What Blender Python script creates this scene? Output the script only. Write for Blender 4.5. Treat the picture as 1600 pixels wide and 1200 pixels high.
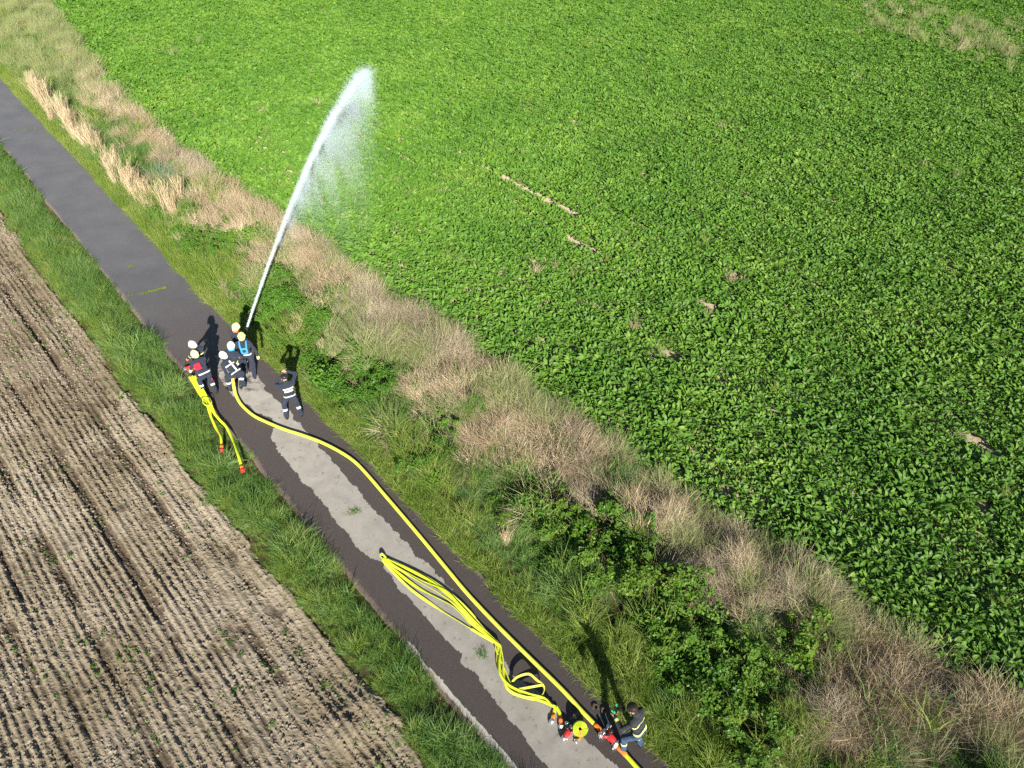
import bpy, math, random
import numpy as np
from mathutils import Vector, Matrix

for o in list(bpy.data.objects):
    bpy.data.objects.remove(o, do_unlink=True)
scn = bpy.context.scene
COL = scn.collection
R = math.radians
random.seed(7)
RNG = np.random.default_rng(7)

# ------------------------------------------------------------------ camera
H, PITCH, ROLL, FPX = 15.5, 42.5, 3.0, 1110.0      # drone height, tilt below horizon, roll, focal length (1600 px frame)
_p, _r = R(PITCH), R(ROLL)
_fw = np.array([0, math.cos(_p), -math.sin(_p)])
_u0 = np.array([0, math.sin(_p), math.cos(_p)])
_x0 = np.array([1.0, 0, 0])
_ri = _x0 * math.cos(_r) + _u0 * math.sin(_r)
_up = _u0 * math.cos(_r) - _x0 * math.sin(_r)
cam = bpy.data.cameras.new('camera')
cam.sensor_fit = 'HORIZONTAL'
cam.sensor_width = 36.0
cam.lens = 36.0 * FPX / 1600.0
cam.clip_start = 0.1
cam.clip_end = 6000
camo = bpy.data.objects.new('camera', cam)
COL.objects.link(camo)
camo.matrix_world = Matrix(((_ri[0], _up[0], -_fw[0], 0), (_ri[1], _up[1], -_fw[1], 0), (_ri[2], _up[2], -_fw[2], H), (0, 0, 0, 1)))
scn.camera = camo

# ------------------------------------------------------------------ sky, sun, exposure
SUN_EL, SUN_AZ = 25.5, 163.5            # azimuth clockwise from +Y: sun behind the camera, a little right
wd = bpy.data.worlds.new('World')
scn.world = wd
wd.use_nodes = True
wn = wd.node_tree.nodes
wl = wd.node_tree.links
sky = wn.new('ShaderNodeTexSky')
sky.sky_type = 'NISHITA'
sky.sun_disc = False
sky.sun_elevation = R(SUN_EL)
sky.sun_rotation = R(SUN_AZ)
sky.air_density = 1.0
sky.dust_density = 0.6
bg = wn['Background']
bg.inputs['Strength'].default_value = 0.052
wl.new(sky.outputs[0], bg.inputs['Color'])
sl = bpy.data.lights.new('sun', 'SUN')
sl.energy = 5.0
sl.angle = R(0.5)
sl.color = (1.0, 0.93, 0.82)
slo = bpy.data.objects.new('sun', sl)
COL.objects.link(slo)
_ld = Vector((-math.sin(R(SUN_AZ)) * math.cos(R(SUN_EL)), -math.cos(R(SUN_AZ)) * math.cos(R(SUN_EL)), -math.sin(R(SUN_EL))))
slo.rotation_euler = _ld.to_track_quat('-Z', 'Y').to_euler()
slo.location = (10, -30, 40)
vs = scn.view_settings
vs.view_transform = 'Standard'
vs.look = 'None'
vs.gamma = 1.0
vs.exposure = 1.0
vs.use_curve_mapping = False
scn.cycles.use_denoising = False
scn.cycles.max_bounces = 4
scn.cycles.diffuse_bounces = 2
scn.cycles.glossy_bounces = 1
scn.cycles.transmission_bounces = 3
scn.cycles.transparent_max_bounces = 8

# ------------------------------------------------------------------ helpers
def G(u, v, z=0.0):
    """point at height z that the photograph shows at pixel (u, v) of its 1600x1200 frame"""
    d = _ri * (u - 800) / FPX - _up * (v - 600) / FPX + _fw
    return np.array([0, 0, H]) + d * ((z - H) / d[2])

def PROJ(P):
    d = np.asarray(P, float) - np.array([0, 0, H])
    z = np.maximum(d @ _fw, 0.01)
    return 800 + FPX * (d @ _ri) / z, 600 - FPX * (d @ _up) / z

AZ = R(-43.0)
DS = np.array([math.sin(AZ), math.cos(AZ)])     # along the road, away from the camera
DT = np.array([DS[1], -DS[0]])                  # across the road, towards the crop
def W(s, t):
    s = np.asarray(s, float); t = np.asarray(t, float)
    return s * DS[0] + t * DT[0], s * DS[1] + t * DT[1]
def ST(x, y):
    return x * DS[0] + y * DS[1], x * DT[0] + y * DT[1]

def _hash(ix, iy, seed):
    h = (ix.astype(np.int64) * 374761393 + iy.astype(np.int64) * 668265263 + seed * 2147483647) & 0xffffffff
    h = ((h ^ (h >> 13)) * 1274126177) & 0xffffffff
    h = (h ^ (h >> 16)) & 0xffffffff
    return h / 4294967295.0
def noise(x, y, seed=0):
    x = np.asarray(x, float); y = np.asarray(y, float)
    ix = np.floor(x); iy = np.floor(y)
    fx = x - ix; fy = y - iy
    fx = fx * fx * (3 - 2 * fx); fy = fy * fy * (3 - 2 * fy)
    a = _hash(ix, iy, seed); b = _hash(ix + 1, iy, seed); c = _hash(ix, iy + 1, seed); d = _hash(ix + 1, iy + 1, seed)
    return (a * (1 - fx) + b * fx) * (1 - fy) + (c * (1 - fx) + d * fx) * fy
def fbm(x, y, seed=0, oct=4):
    v = 0; a = 0.5; tot = 0
    for k in range(oct):
        v = v + a * noise(x * 2 ** k, y * 2 ** k, seed + k * 17); tot += a; a *= 0.5
    return v / tot
def inpoly(u, v, poly):
    ins = np.zeros(np.shape(u), bool)
    n = len(poly)
    for i in range(n):
        x0, y0 = poly[i]; x1, y1 = poly[(i + 1) % n]
        if y0 == y1: continue
        c = ((y0 > v) != (y1 > v)) & (u < (x1 - x0) * (v - y0) / (y1 - y0) + x0)
        ins ^= c
    return ins

class MB:
    """collects shapes; build() links them as one mesh object"""
    def __init__(s):
        s.v = []; s.f = []; s.m = []; s.cv = []
    def add(s, verts, faces, mi=0, cv=0.5):
        o = len(s.v)
        s.v.extend([tuple(map(float, p)) for p in verts])
        s.f.extend([tuple(i + o for i in f) for f in faces])
        s.m.extend([mi] * len(faces))
        s.cv.extend([cv] * len(verts))
    def box(s, c, d, rot=None, mi=0):
        M = rot if rot is not None else Matrix.Identity(3)
        vs_ = []
        for x in (-1, 1):
            for y in (-1, 1):
                for z in (-1, 1):
                    p = M @ Vector((x * d[0] / 2, y * d[1] / 2, z * d[2] / 2))
                    vs_.append((p[0] + c[0], p[1] + c[1], p[2] + c[2]))
        s.add(vs_, [(0, 1, 3, 2), (4, 6, 7, 5), (0, 4, 5, 1), (2, 3, 7, 6), (0, 2, 6, 4), (1, 5, 7, 3)], mi)
    def tube(s, pts, rad, n=8, mi=0, cap=True, rz=None, up=(0, 0, 1), cv=0.5):
        pts = [Vector(p) for p in pts]
        m = len(pts)
        if not hasattr(rad, '__len__'): rad = [rad] * m
        if rz is None: rz = rad
        if not hasattr(rz, '__len__'): rz = [rz] * m
        ups = up if hasattr(up[0], '__len__') else [up] * m
        vs_ = []
        for i, p in enumerate(pts):
            t = (pts[min(i + 1, m - 1)] - pts[max(i - 1, 0)])
            if t.length < 1e-9: t = Vector((0, 0, 1))
            t.normalize()
            u = Vector(ups[i])
            x = t.cross(u)
            if x.length < 1e-4: x = t.cross(Vector((0.3, 1, 0.1)))
            x.normalize(); y = x.cross(t).normalized()
            for k in range(n):
                a = 2 * math.pi * k / n
                vs_.append(p + x * (math.cos(a) * rad[i]) + y * (math.sin(a) * rz[i]))
        fs = []
        for i in range(m - 1):
            for k in range(n):
                fs.append((i * n + k, i * n + (k + 1) % n, (i + 1) * n + (k + 1) % n, (i + 1) * n + k))
        if cap:
            fs.append(tuple(range(n))[::-1]); fs.append(tuple((m - 1) * n + k for k in range(n)))
        s.add(vs_, fs, mi, cv)
    def lathe(s, prof, c, axis=(0, 0, 1), n=16, mi=0):
        a = Vector(axis).normalized()
        x = a.orthogonal().normalized(); y = a.cross(x)
        vs_ = []
        for r_, h_ in prof:
            for k in range(n):
                q = 2 * math.pi * k / n
                vs_.append(Vector(c) + a * h_ + x * (math.cos(q) * r_) + y * (math.sin(q) * r_))
        fs = []
        for i in range(len(prof) - 1):
            for k in range(n):
                fs.append((i * n + k, i * n + (k + 1) % n, (i + 1) * n + (k + 1) % n, (i + 1) * n + k))
        fs.append(tuple(range(n))[::-1]); fs.append(tuple((len(prof) - 1) * n + k for k in range(n)))
        s.add(vs_, fs, mi)
    def mesh(s, name, mats, smooth=False, cv=False):
        me = bpy.data.meshes.new(name)
        me.from_pydata(s.v, [], s.f)
        for m in (mats if isinstance(mats, (list, tuple)) else [mats]): me.materials.append(m)
        if len(me.materials) > 1: me.polygons.foreach_set('material_index', s.m)
        if smooth: me.polygons.foreach_set('use_smooth', [True] * len(s.f))
        if cv:
            at = me.attributes.new('cv', 'FLOAT', 'POINT'); at.data.foreach_set('value', np.array(s.cv, np.float32))
        me.update()
        return me
    def build(s, name, mats, parent=None, smooth=False, cv=False):
        return link(name, s.mesh(name, mats, smooth, cv), parent)

def link(name, data, parent=None):
    o = bpy.data.objects.new(name, data)
    COL.objects.link(o)
    if parent is not None: o.parent = parent
    return o
def tag(o, label=None, cat=None, group=None, kind=None):
    if label: o['label'] = label
    if cat: o['category'] = cat
    if group: o['group'] = group
    if kind: o['kind'] = kind
    return o
def empty(name, loc, rz=0.0):
    o = link(name, None)
    o.empty_display_size = 0.2
    o.location = loc; o.rotation_euler = (0, 0, rz)
    return o
def npmesh(name, verts, faces, mats, attrs=None, smooth=False, matidx=None):
    """fast mesh from arrays; faces all of one size"""
    verts = np.asarray(verts, np.float32); faces = np.asarray(faces, np.int32)
    me = bpy.data.meshes.new(name)
    k = faces.shape[1]
    me.vertices.add(len(verts)); me.vertices.foreach_set('co', verts.ravel())
    me.loops.add(faces.size); me.loops.foreach_set('vertex_index', faces.ravel())
    me.polygons.add(len(faces))
    me.polygons.foreach_set('loop_start', np.arange(len(faces), dtype=np.int32) * k)
    for m in (mats if isinstance(mats, (list, tuple)) else [mats]): me.materials.append(m)
    if matidx is not None: me.polygons.foreach_set('material_index', np.asarray(matidx, np.int32))
    for nme, a in (attrs or {}).items():
        at = me.attributes.new(nme, 'FLOAT', 'POINT'); at.data.foreach_set('value', np.asarray(a, np.float32))
    me.update(calc_edges=True)
    me.polygons.foreach_set('use_smooth', [bool(smooth)] * len(faces))
    me.validate()
    return me
def gridfaces(nr, nc):
    i = np.arange(nr - 1)[:, None] * nc + np.arange(nc - 1)[None, :]
    i = i.ravel()
    return np.stack([i, i + 1, i + nc + 1, i + nc], 1)

# ------------------------------------------------------------------ materials
class NT:
    def __init__(s, name):
        s.mat = bpy.data.materials.new(name); s.mat.use_nodes = True
        s.t = s.mat.node_tree; s.n = s.t.nodes; s.n.clear()
        s.out = s.n.new('ShaderNodeOutputMaterial')
    def node(s, typ, **kw):
        n = s.n.new(typ)
        for k, v in kw.items(): setattr(n, k, v)
        return n
    def l(s, a, b): s.t.links.new(a, b)
    def noise(s, scale, detail=4, rough=0.55, coord=None):
        n = s.node('ShaderNodeTexNoise'); n.inputs['Scale'].default_value = scale
        n.inputs['Detail'].default_value = detail; n.inputs['Roughness'].default_value = rough
        if coord is None:
            coord = s.node('ShaderNodeNewGeometry').outputs['Position']
        s.l(coord, n.inputs['Vector'])
        return n.outputs['Fac']
    def ramp(s, fac, stops):
        r = s.node('ShaderNodeValToRGB'); s.l(fac, r.inputs[0])
        e = r.color_ramp.elements
        while len(e) < len(stops): e.new(0.5)
        for el, (p, c) in zip(e, stops):
            el.position = p; el.color = (*c, 1) if len(c) == 3 else c
        return r.outputs['Color']
    def mix(s, fac, a, b, typ='MIX'):
        m = s.node('ShaderNodeMix', data_type='RGBA', blend_type=typ)
        for inp, v in ((m.inputs[0], fac), (m.inputs[6], a), (m.inputs[7], b)):
            if hasattr(v, 'links'): s.l(v, inp)
            elif isinstance(v, (tuple, list)): inp.default_value = (*v, 1)
            else: inp.default_value = v
        return m.outputs[2]
    def math(s, op, a, b=0.0):
        m = s.node('ShaderNodeMath', operation=op)
        for i, v in ((0, a), (1, b)):
            if hasattr(v, 'links'): s.l(v, m.inputs[i])
            else: m.inputs[i].default_value = v
        return m.outputs[0]
    def attr(s, name):
        return s.node('ShaderNodeAttribute', attribute_name=name).outputs['Fac']
    def bsdf(s, col, rough=0.7, spec=0.3, metal=0.0, bump=None, bstr=0.3, bdist=0.02):
        b = s.node('ShaderNodeBsdfPrincipled')
        for nm, v in (('Base Color', col), ('Roughness', rough), ('Specular IOR Level', spec), ('Metallic', metal)):
            if hasattr(v, 'links'): s.l(v, b.inputs[nm])
            elif isinstance(v, (tuple, list)): b.inputs[nm].default_value = (*v, 1)
            else: b.inputs[nm].default_value = v
        b.inputs['Diffuse Roughness'].default_value = 0.9
        if bump is not None:
            bn = s.node('ShaderNodeBump'); bn.inputs['Strength'].default_value = bstr; bn.inputs['Distance'].default_value = bdist
            s.l(bump, bn.inputs['Height']); s.l(bn.outputs[0], b.inputs['Normal'])
        return b
    def done(s, b):
        s.l(b.outputs[0] if hasattr(b, 'outputs') else b, s.out.inputs['Surface']); return s.mat

def plain(name, col, rough=0.6, spec=0.3, metal=0.0, var=0.15, scale=25.0):
    t = NT(name)
    co = t.node('ShaderNodeTexCoord').outputs['Object']
    f = t.noise(scale, 3, 0.6, co)
    d = tuple(c * (1 - var) for c in col); u = tuple(min(1, c * (1 + var)) for c in col)
    return t.done(t.bsdf(t.ramp(f, [(0.3, d), (0.7, u)]), rough, spec, metal, bump=f, bstr=0.12, bdist=0.01))

def veg(name, a, b, c=None, rough=0.55, spec=0.25, trans=0.25, tcol=None, patch=0.6):
    """leaf material: colour differs from blade to blade (cv), plant to plant (random) and patch to patch (noise)"""
    t = NT(name)
    rnd = t.node('ShaderNodeObjectInfo').outputs['Random']
    cv = t.attr('cv')
    n = t.noise(patch, 2, 0.5)
    f = t.math('ADD', t.math('MULTIPLY', cv, 0.42), t.math('ADD', t.math('MULTIPLY', rnd, 0.24), t.math('MULTIPLY', t.math('SUBTRACT', n, 0.16), 0.52)))
    stops = [(0.2, a), (0.75, b)] if c is None else [(0.15, a), (0.55, b), (0.9, c)]
    col = t.ramp(f, stops)
    p = t.bsdf(col, rough, spec)
    tr = t.node('ShaderNodeBsdfTranslucent')
    tc = t.mix(1.0, col, tcol or (1.0, 1.0, 0.55), 'MULTIPLY')
    t.l(tc, tr.inputs['Color'])
    mx = t.node('ShaderNodeMixShader'); mx.inputs[0].default_value = trans
    t.l(p.outputs[0], mx.inputs[1]); t.l(tr.outputs[0], mx.inputs[2])
    return t.done(mx)

M = {}
M['beet'] = veg('beet_leaf', (0.050, 0.138, 0.018), (0.105, 0.232, 0.028), (0.22, 0.34, 0.055), rough=0.48, spec=0.30, trans=0.13, patch=0.22)
M['grass'] = veg('lush_grass', (0.048, 0.130, 0.024), (0.140, 0.275, 0.055), (0.36, 0.46, 0.20), rough=0.5, spec=0.3, trans=0.3)
M['grass_yellow'] = veg('yellow_green_grass', (0.095, 0.185, 0.025), (0.225, 0.335, 0.052), (0.50, 0.50, 0.20), rough=0.55, trans=0.3)
M['straw'] = veg('straw', (0.44, 0.35, 0.21), (0.60, 0.50, 0.33), (0.72, 0.63, 0.46), rough=0.6, trans=0.2, tcol=(1, .9, .7))
M['tan'] = veg('tan_dry_grass', (0.25, 0.185, 0.105), (0.53, 0.435, 0.285), (0.78, 0.69, 0.50), rough=0.7, trans=0.15, tcol=(1, .9, .75))
M['grey'] = veg('grey_dead_stems', (0.19, 0.155, 0.105), (0.42, 0.36, 0.25), (0.66, 0.59, 0.44), rough=0.75, trans=0.1, tcol=(1, .9, .8))
M['sage'] = veg('sage_green_grass', (0.16, 0.215, 0.075), (0.32, 0.37, 0.155), (0.52, 0.51, 0.28), rough=0.6, trans=0.25)
M['herb'] = veg('herb_leaf', (0.040, 0.125, 0.013), (0.095, 0.225, 0.024), (0.19, 0.32, 0.050), rough=0.45, spec=0.35, trans=0.28)
M['bramble'] = veg('bramble_leaf', (0.045, 0.130, 0.013), (0.120, 0.245, 0.027), (0.25, 0.37, 0.08), rough=0.5, spec=0.25, trans=0.22, patch=2.0)
M['yleaf'] = veg('yellow_green_leaf', (0.060, 0.150, 0.014), (0.125, 0.240, 0.024), (0.23, 0.33, 0.05), rough=0.45, spec=0.35, trans=0.3, patch=2.0)
M['reed'] = veg('blue_green_reed', (0.11, 0.20, 0.12), (0.20, 0.30, 0.19), rough=0.5, trans=0.25)
M['stem'] = plain('woody_stem', (0.12, 0.085, 0.05), 0.8, 0.1)

# soil
t = NT('tilled_soil')
big = t.noise(0.5, 3); mid = t.noise(9, 6, 0.75); fine = t.noise(60, 5, 0.75)
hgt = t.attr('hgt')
c1 = t.ramp(mid, [(0.3, (0.185, 0.158, 0.118)), (0.55, (0.320, 0.278, 0.212)), (0.8, (0.45, 0.398, 0.308))])
c1 = t.mix(t.math('MULTIPLY', fine, 0.45), c1, (0.46, 0.39, 0.295))
c2 = t.mix(t.ramp(big, [(0.40, (0, 0, 0)), (0.60, (1, 1, 1))]), c1, t.mix(1.0, c1, (0.72, 0.70, 0.64), 'MULTIPLY'))
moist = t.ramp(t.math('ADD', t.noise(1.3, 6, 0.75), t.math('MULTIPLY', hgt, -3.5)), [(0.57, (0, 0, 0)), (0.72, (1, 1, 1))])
damp = t.ramp(t.math('ADD', t.attr('damp'), t.math('MULTIPLY', t.math('SUBTRACT', t.noise(0.8, 5, 0.7), 0.5), 0.9)), [(0.40, (0, 0, 0)), (0.72, (1, 1, 1))])
c2 = t.mix(t.math('MULTIPLY', damp, 0.62), c2, (0.125, 0.098, 0.066))
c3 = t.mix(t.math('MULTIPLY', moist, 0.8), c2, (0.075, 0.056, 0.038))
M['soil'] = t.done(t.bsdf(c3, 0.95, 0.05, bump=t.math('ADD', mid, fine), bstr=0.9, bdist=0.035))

t = NT('verge_soil')
a = t.noise(1.2, 4); b = t.noise(30, 5, 0.7)
c = t.ramp(a, [(0.35, (0.05, 0.060, 0.018)), (0.6, (0.085, 0.075, 0.035)), (0.8, (0.13, 0.105, 0.06))])
M['verge'] = t.done(t.bsdf(t.mix(t.math('MULTIPLY', b, 0.5), c, (0.03, 0.03, 0.012)), 0.95, 0.05, bump=b, bstr=0.6, bdist=0.03))

t = NT('crop_soil')
a = t.noise(0.8, 4); b = t.noise(18, 5, 0.7)
c = t.ramp(b, [(0.3, (0.24, 0.19, 0.13)), (0.7, (0.46, 0.385, 0.285))])
M['cropsoil'] = t.done(t.bsdf(c, 0.95, 0.05, bump=b, bstr=0.6, bdist=0.03))

t = NT('far_land')
a = t.noise(0.01, 3); b = t.noise(0.6, 5, 0.7)
c = t.ramp(t.math('ADD', t.math('MULTIPLY', a, 0.5), t.math('MULTIPLY', b, 0.5)), [(0.35, (0.05, 0.10, 0.022)), (0.65, (0.10, 0.13, 0.045))])
M['land'] = t.done(t.bsdf(c, 0.95, 0.05, bump=b, bstr=0.5, bdist=0.2))

# asphalt: dry pale patch and wet dark margins (the wet shape is carried by the vertices)
t = NT('asphalt')
dry = t.attr('dry'); pale = t.attr('pale'); wet = t.attr('wet')
n1 = t.noise(14, 4, 0.65); n2 = t.noise(90, 3, 0.7); n3 = t.noise(0.9, 4, 0.55); n4 = t.noise(260, 2, 0.6)
drym = t.ramp(t.math('ADD', dry, t.math('MULTIPLY', t.math('SUBTRACT', n1, 0.5), 0.75)), [(0.34, (0, 0, 0)), (0.62, (1, 1, 1))])
palem = t.ramp(t.math('ADD', pale, t.math('MULTIPLY', t.math('SUBTRACT', n1, 0.5), 0.5)), [(0.45, (0, 0, 0)), (0.55, (1, 1, 1))])
grit = t.math('ADD', t.math('MULTIPLY', n2, 0.5), t.math('MULTIPLY', n4, 0.5))
wetc = t.ramp(grit, [(0.34, (0.026, 0.023, 0.023)), (0.52, (0.064, 0.055, 0.052)), (0.66, (0.15, 0.13, 0.12))])
oldc = t.ramp(grit, [(0.36, (0.050, 0.051, 0.057)), (0.52, (0.084, 0.084, 0.091)), (0.64, (0.140, 0.138, 0.142))])
oldc = t.mix(t.math('MULTIPLY', t.ramp(n3, [(0.35, (0, 0, 0)), (0.65, (1, 1, 1))]), 0.30), oldc, (0.033, 0.035, 0.045))
darkc = t.mix(wet, oldc, wetc)
dryc = t.ramp(grit, [(0.34, (0.21, 0.20, 0.185)), (0.52, (0.29, 0.28, 0.26)), (0.66, (0.36, 0.35, 0.33))])
spots = t.ramp(t.noise(6.5, 4, 0.65), [(0.60, (0, 0, 0)), (0.72, (1, 1, 1))])
mott = t.ramp(t.noise(2.2, 5, 0.65), [(0.3, (0.80, 0.79, 0.77)), (0.7, (1.08, 1.07, 1.05))])
dryc = t.mix(t.math('MULTIPLY', spots, 0.75), dryc, (0.10, 0.09, 0.08))
dryc = t.mix(1.0, dryc, mott, 'MULTIPLY')
col = t.mix(drym, darkc, dryc)
col = t.mix(palem, col, (0.40, 0.385, 0.35))
edge = t.attr('edge')
em = t.ramp(t.math('ADD', edge, t.math('MULTIPLY', t.math('SUBTRACT', n1, 0.5), 0.9)), [(0.45, (0, 0, 0)), (0.75, (1, 1, 1))])
col = t.mix(t.math('MULTIPLY', em, 0.6), col, (0.21, 0.16, 0.13))
rg = t.mix(drym, t.mix(wet, (0.45, 0.45, 0.45), (0.40, 0.40, 0.40)), (0.92, 0.92, 0.92))
M['asphalt'] = t.done(t.bsdf(col, rg, 0.4, bump=grit, bstr=0.5, bdist=0.006))

# ================================================================== SETTING
# road edges, soil edge and crop edge as offsets t across the road at distance s along it
_Rp = [(0,121),(67,195),(125,252),(162,295),(210,345),(240,382),(300,460),(365,515),(475,620),(532,680),(600,750),(650,800),(690,847),(767,922),(870,1025),(942,1095),(1037,1197)]
_Lp = [(0,222),(50,282),(80,325),(115,365),(175,442),(237,520),(285,575),(397,715),(440,772),(490,832),(527,872),(600,957),(640,1007),(672,1055),(732,1120),(800,1197)]
_Sp = [(0,340),(60,430),(130,520),(200,620),(280,730),(330,790),(420,900),(480,970),(560,1060),(620,1150),(650,1200)]
_Cp = [(70,0),(130,90),(200,165),(330,270),(440,345),(500,380),(620,470),(760,560),(880,640),(990,720),(1080,790),(1240,890),(1340,960),(1440,1020),(1600,1110)]
def _edge(pts, z=0.0):
    q = np.array([G(u, v, z)[:2] for u, v in pts])
    s, t = ST(q[:, 0], q[:, 1])
    o = np.argsort(s)
    return s[o], t[o]
_rs, _rt = _edge(_Rp); _ls, _lt = _edge(_Lp); _ss, _stt = _edge(_Sp); _cs, _ct = _edge(_Cp, 0.35)
_pr = np.polyfit(_rs, _rt, 2); _pl = np.polyfit(_ls, _lt, 1)
def tR(s):
    s = np.asarray(s, float); base = np.interp(s, _rs, 0.5 * _rt + 0.5 * np.polyval(_pr, _rs))
    return base + 0.14 + 0.10 * (fbm(s * 1.3, s * 0 + 3.1, 5) - 0.5) + 0.07 * (fbm(s * 6, s * 0 + 1.7, 6, 3) - 0.5)
def tL(s):
    s = np.asarray(s, float); base = np.interp(s, _ls, 0.5 * _lt + 0.5 * np.polyval(_pl, _ls))
    return base - 0.10 + 0.10 * (fbm(s * 1.5, s * 0 + 8.1, 7) - 0.5) + 0.05 * (fbm(s * 7, s * 0 + 2.7, 8, 3) - 0.5)
def tSoil(s):
    s = np.asarray(s, float)
    return np.interp(s, _ss, _stt) + 0.40 * (fbm(s * 0.9, s * 0 + 4.4, 9) - 0.5) + 0.22 * (fbm(s * 3.7, s * 0 + 9.4, 12) - 0.5)
def tCrop(s):
    s = np.asarray(s, float)
    return np.interp(s, _cs, _ct) + 0.5 * (fbm(s * 0.7, s * 0 + 6.4, 10) - 0.5)
def hz(s, t):
    """relief of the bank between the road and the crop"""
    s = np.asarray(s, float); t = np.asarray(t, float)
    a = np.clip((t - tR(s) - 0.5) / 1.2, 0, 1) * np.clip((tCrop(s) - t) / 0.8, 0, 1)
    return a * (0.85 * np.clip(fbm(s * 0.75, t * 0.75, 21, 3) - 0.30, 0, 1) + 0.30 * fbm(s * 2.0, t * 2.0, 22, 2) - 0.12) - 0.03

# ground to the horizon
mb = MB()
N_ = 24
vs_, fs_ = [], []
rings = [0, 60, 150, 400, 1200, 3500]
vs_.append((0, 25, -0.35))
for r_ in rings[1:]:
    for k in range(N_):
        a_ = 2 * math.pi * k / N_
        vs_.append((r_ * math.cos(a_), 25 + r_ * math.sin(a_), -0.35))
for k in range(N_): fs_.append((0, 1 + k, 1 + (k + 1) % N_))
for i in range(len(rings) - 2):
    for k in range(N_):
        fs_.append((1 + i * N_ + k, 1 + (i + 1) * N_ + k, 1 + (i + 1) * N_ + (k + 1) % N_, 1 + i * N_ + (k + 1) % N_))
mb.add(vs_, fs_)
tag(mb.build('ground', M['land']), 'open farmland around the fields', None, None, 'structure')

# road surface, fine where the wet and dry patches lie
DRY = [(336,556),(352,553),(404,588),(416,607),(427,620),(447,637),(462,657),(472,670),(490,688),(515,714),(540,742),(565,770),(579,790),(612,825),(643,857),(677,892),(715,932),(748,972),(782,1018),(802,1056),(852,1085),(884,1130),(915,1153),(934,1171),(964,1199),(990,1240),(880,1240),(857,1199),(837,1182),(812,1140),(790,1117),(770,1090),(757,1070),(733,1043),(722,1037),(720,1020),(680,982),(655,952),(625,922),(602,890),(587,873),(562,860),(540,827),(525,817),(510,795),(490,770),(460,735),(436,707),(420,682),(431,668),(425,655),(395,640),(368,618),(345,598)]
PALE = [(636,1000),(650,1012),(662,1036),(676,1048),(690,1062),(712,1088),(735,1115),(760,1142),(790,1176),(808,1200),(830,1230),(800,1230),(770,1180),(735,1128),(700,1086),(672,1060),(655,1034),(640,1014)]
def road_strip(s0, s1, ds, nt):
    ss = np.arange(s0, s1 + ds * 0.5, ds)
    tt = np.linspace(0, 1, nt)
    S, T = np.meshgrid(ss, tt, indexing='ij')
    L_, R_ = tL(S), tR(S)
    TT = L_ + (R_ - L_) * T
    x, y = W(S, TT)
    z = 0.035 * (1 - (2 * T - 1) ** 2) - 0.02 + 0.006 * (fbm(S * 0.8, TT * 0.8, 31, 2) - 0.5)
    z[:, 0] -= 0.10; z[:, -1] -= 0.10
    u, v = PROJ(np.stack([x, y, z], -1))
    j = 5.0
    uu = u + j * (fbm(x * 4, y * 4, 41, 3) - 0.5) * 2; vv = v + j * (fbm(x * 4, y * 4, 47, 3) - 0.5) * 2
    dry = inpoly(uu, vv, DRY).astype(float)
    top = (v < 612) & (u < 420)
    dry = np.where(top, dry * (0.30 + 0.62 * fbm(x * 5, y * 5, 51, 3)), dry)
    pale = inpoly(uu * 0.3 + u * 0.7, vv * 0.3 + v * 0.7, PALE).astype(float)
    wet = np.clip((26.0 - S) / 7.0, 0, 1)
    ed = np.minimum(T, 1 - T) * (R_ - L_)
    edge = np.clip(1 - ed / 0.30, 0, 1)
    me = npmesh('road', np.stack([x, y, z], -1).reshape(-1, 3), gridfaces(len(ss), nt), M['asphalt'],
                dict(dry=dry.ravel(), pale=pale.ravel(), wet=wet.ravel(), edge=edge.ravel()), smooth=True)
    return me
def joinmesh(name, meshes):
    import bmesh
    bm = bmesh.new()
    for m in meshes: bm.from_mesh(m)
    me = bpy.data.meshes.new(name); bm.to_mesh(me); bm.free()
    for m in meshes[0].materials: me.materials.append(m)
    me.polygons.foreach_set('use_smooth', [True] * len(me.polygons))
    return me
roadm = joinmesh('road', [road_strip(-8, -2, 0.25, 24), road_strip(-2, 26, 0.032, 84), road_strip(26, 110, 0.25, 24)])
tag(link('road', roadm), 'narrow asphalt field road with wet dark margins and a pale dry patch', None, None, 'structure')

# verge soil under the grass, left and right of the road
def sheet(name, s0, s1, ds, lo, hi, nt, zf, mat):
    ss = np.arange(s0, s1 + ds * 0.5, ds); tt = np.linspace(0, 1, nt)
    S, T = np.meshgrid(ss, tt, indexing='ij')
    a, b = lo(S), hi(S)
    TT = a + (b - a) * T
    x, y = W(S, TT)
    me = npmesh(name, np.stack([x, y, zf(S, TT)], -1).reshape(-1, 3), gridfaces(len(ss), nt), mat, smooth=True)
    return link(name, me)
tag(sheet('road_bank', -20, 110, 0.3, lambda s: tSoil(s) - 0.5, lambda s: tL(s) + 0.25, 9,
          lambda s, t: -0.045 + 0.05 * (fbm(s * 1.2, t * 2, 61, 3) - 0.6) - 0.10 * np.clip((tSoil(s) + 0.1 - t) / 0.4, 0, 1), M['verge']),
    'earth under the grass between the tilled field and the road', None, None, 'structure')
tag(sheet('crop_bank', -20, 110, 0.3, lambda s: tR(s) - 0.25, lambda s: tCrop(s) + 0.4, 26,
          lambda s, t: np.where(t < tR(s) + 0.05, -0.055, hz(s, t)), M['verge']),
    'earth under the wild strip between the road and the crop', None, None, 'structure')
tag(sheet('crop_field', -30, 110, 1.0, lambda s: tCrop(s) + 0.2, lambda s: s * 0 + 110, 120,
          lambda s, t: -0.075 + 0.05 * (fbm(s * 1.2, t * 1.2, 63, 3) - 0.5), M['cropsoil']),
    'pale soil under the leafy crop', None, None, 'structure')

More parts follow.
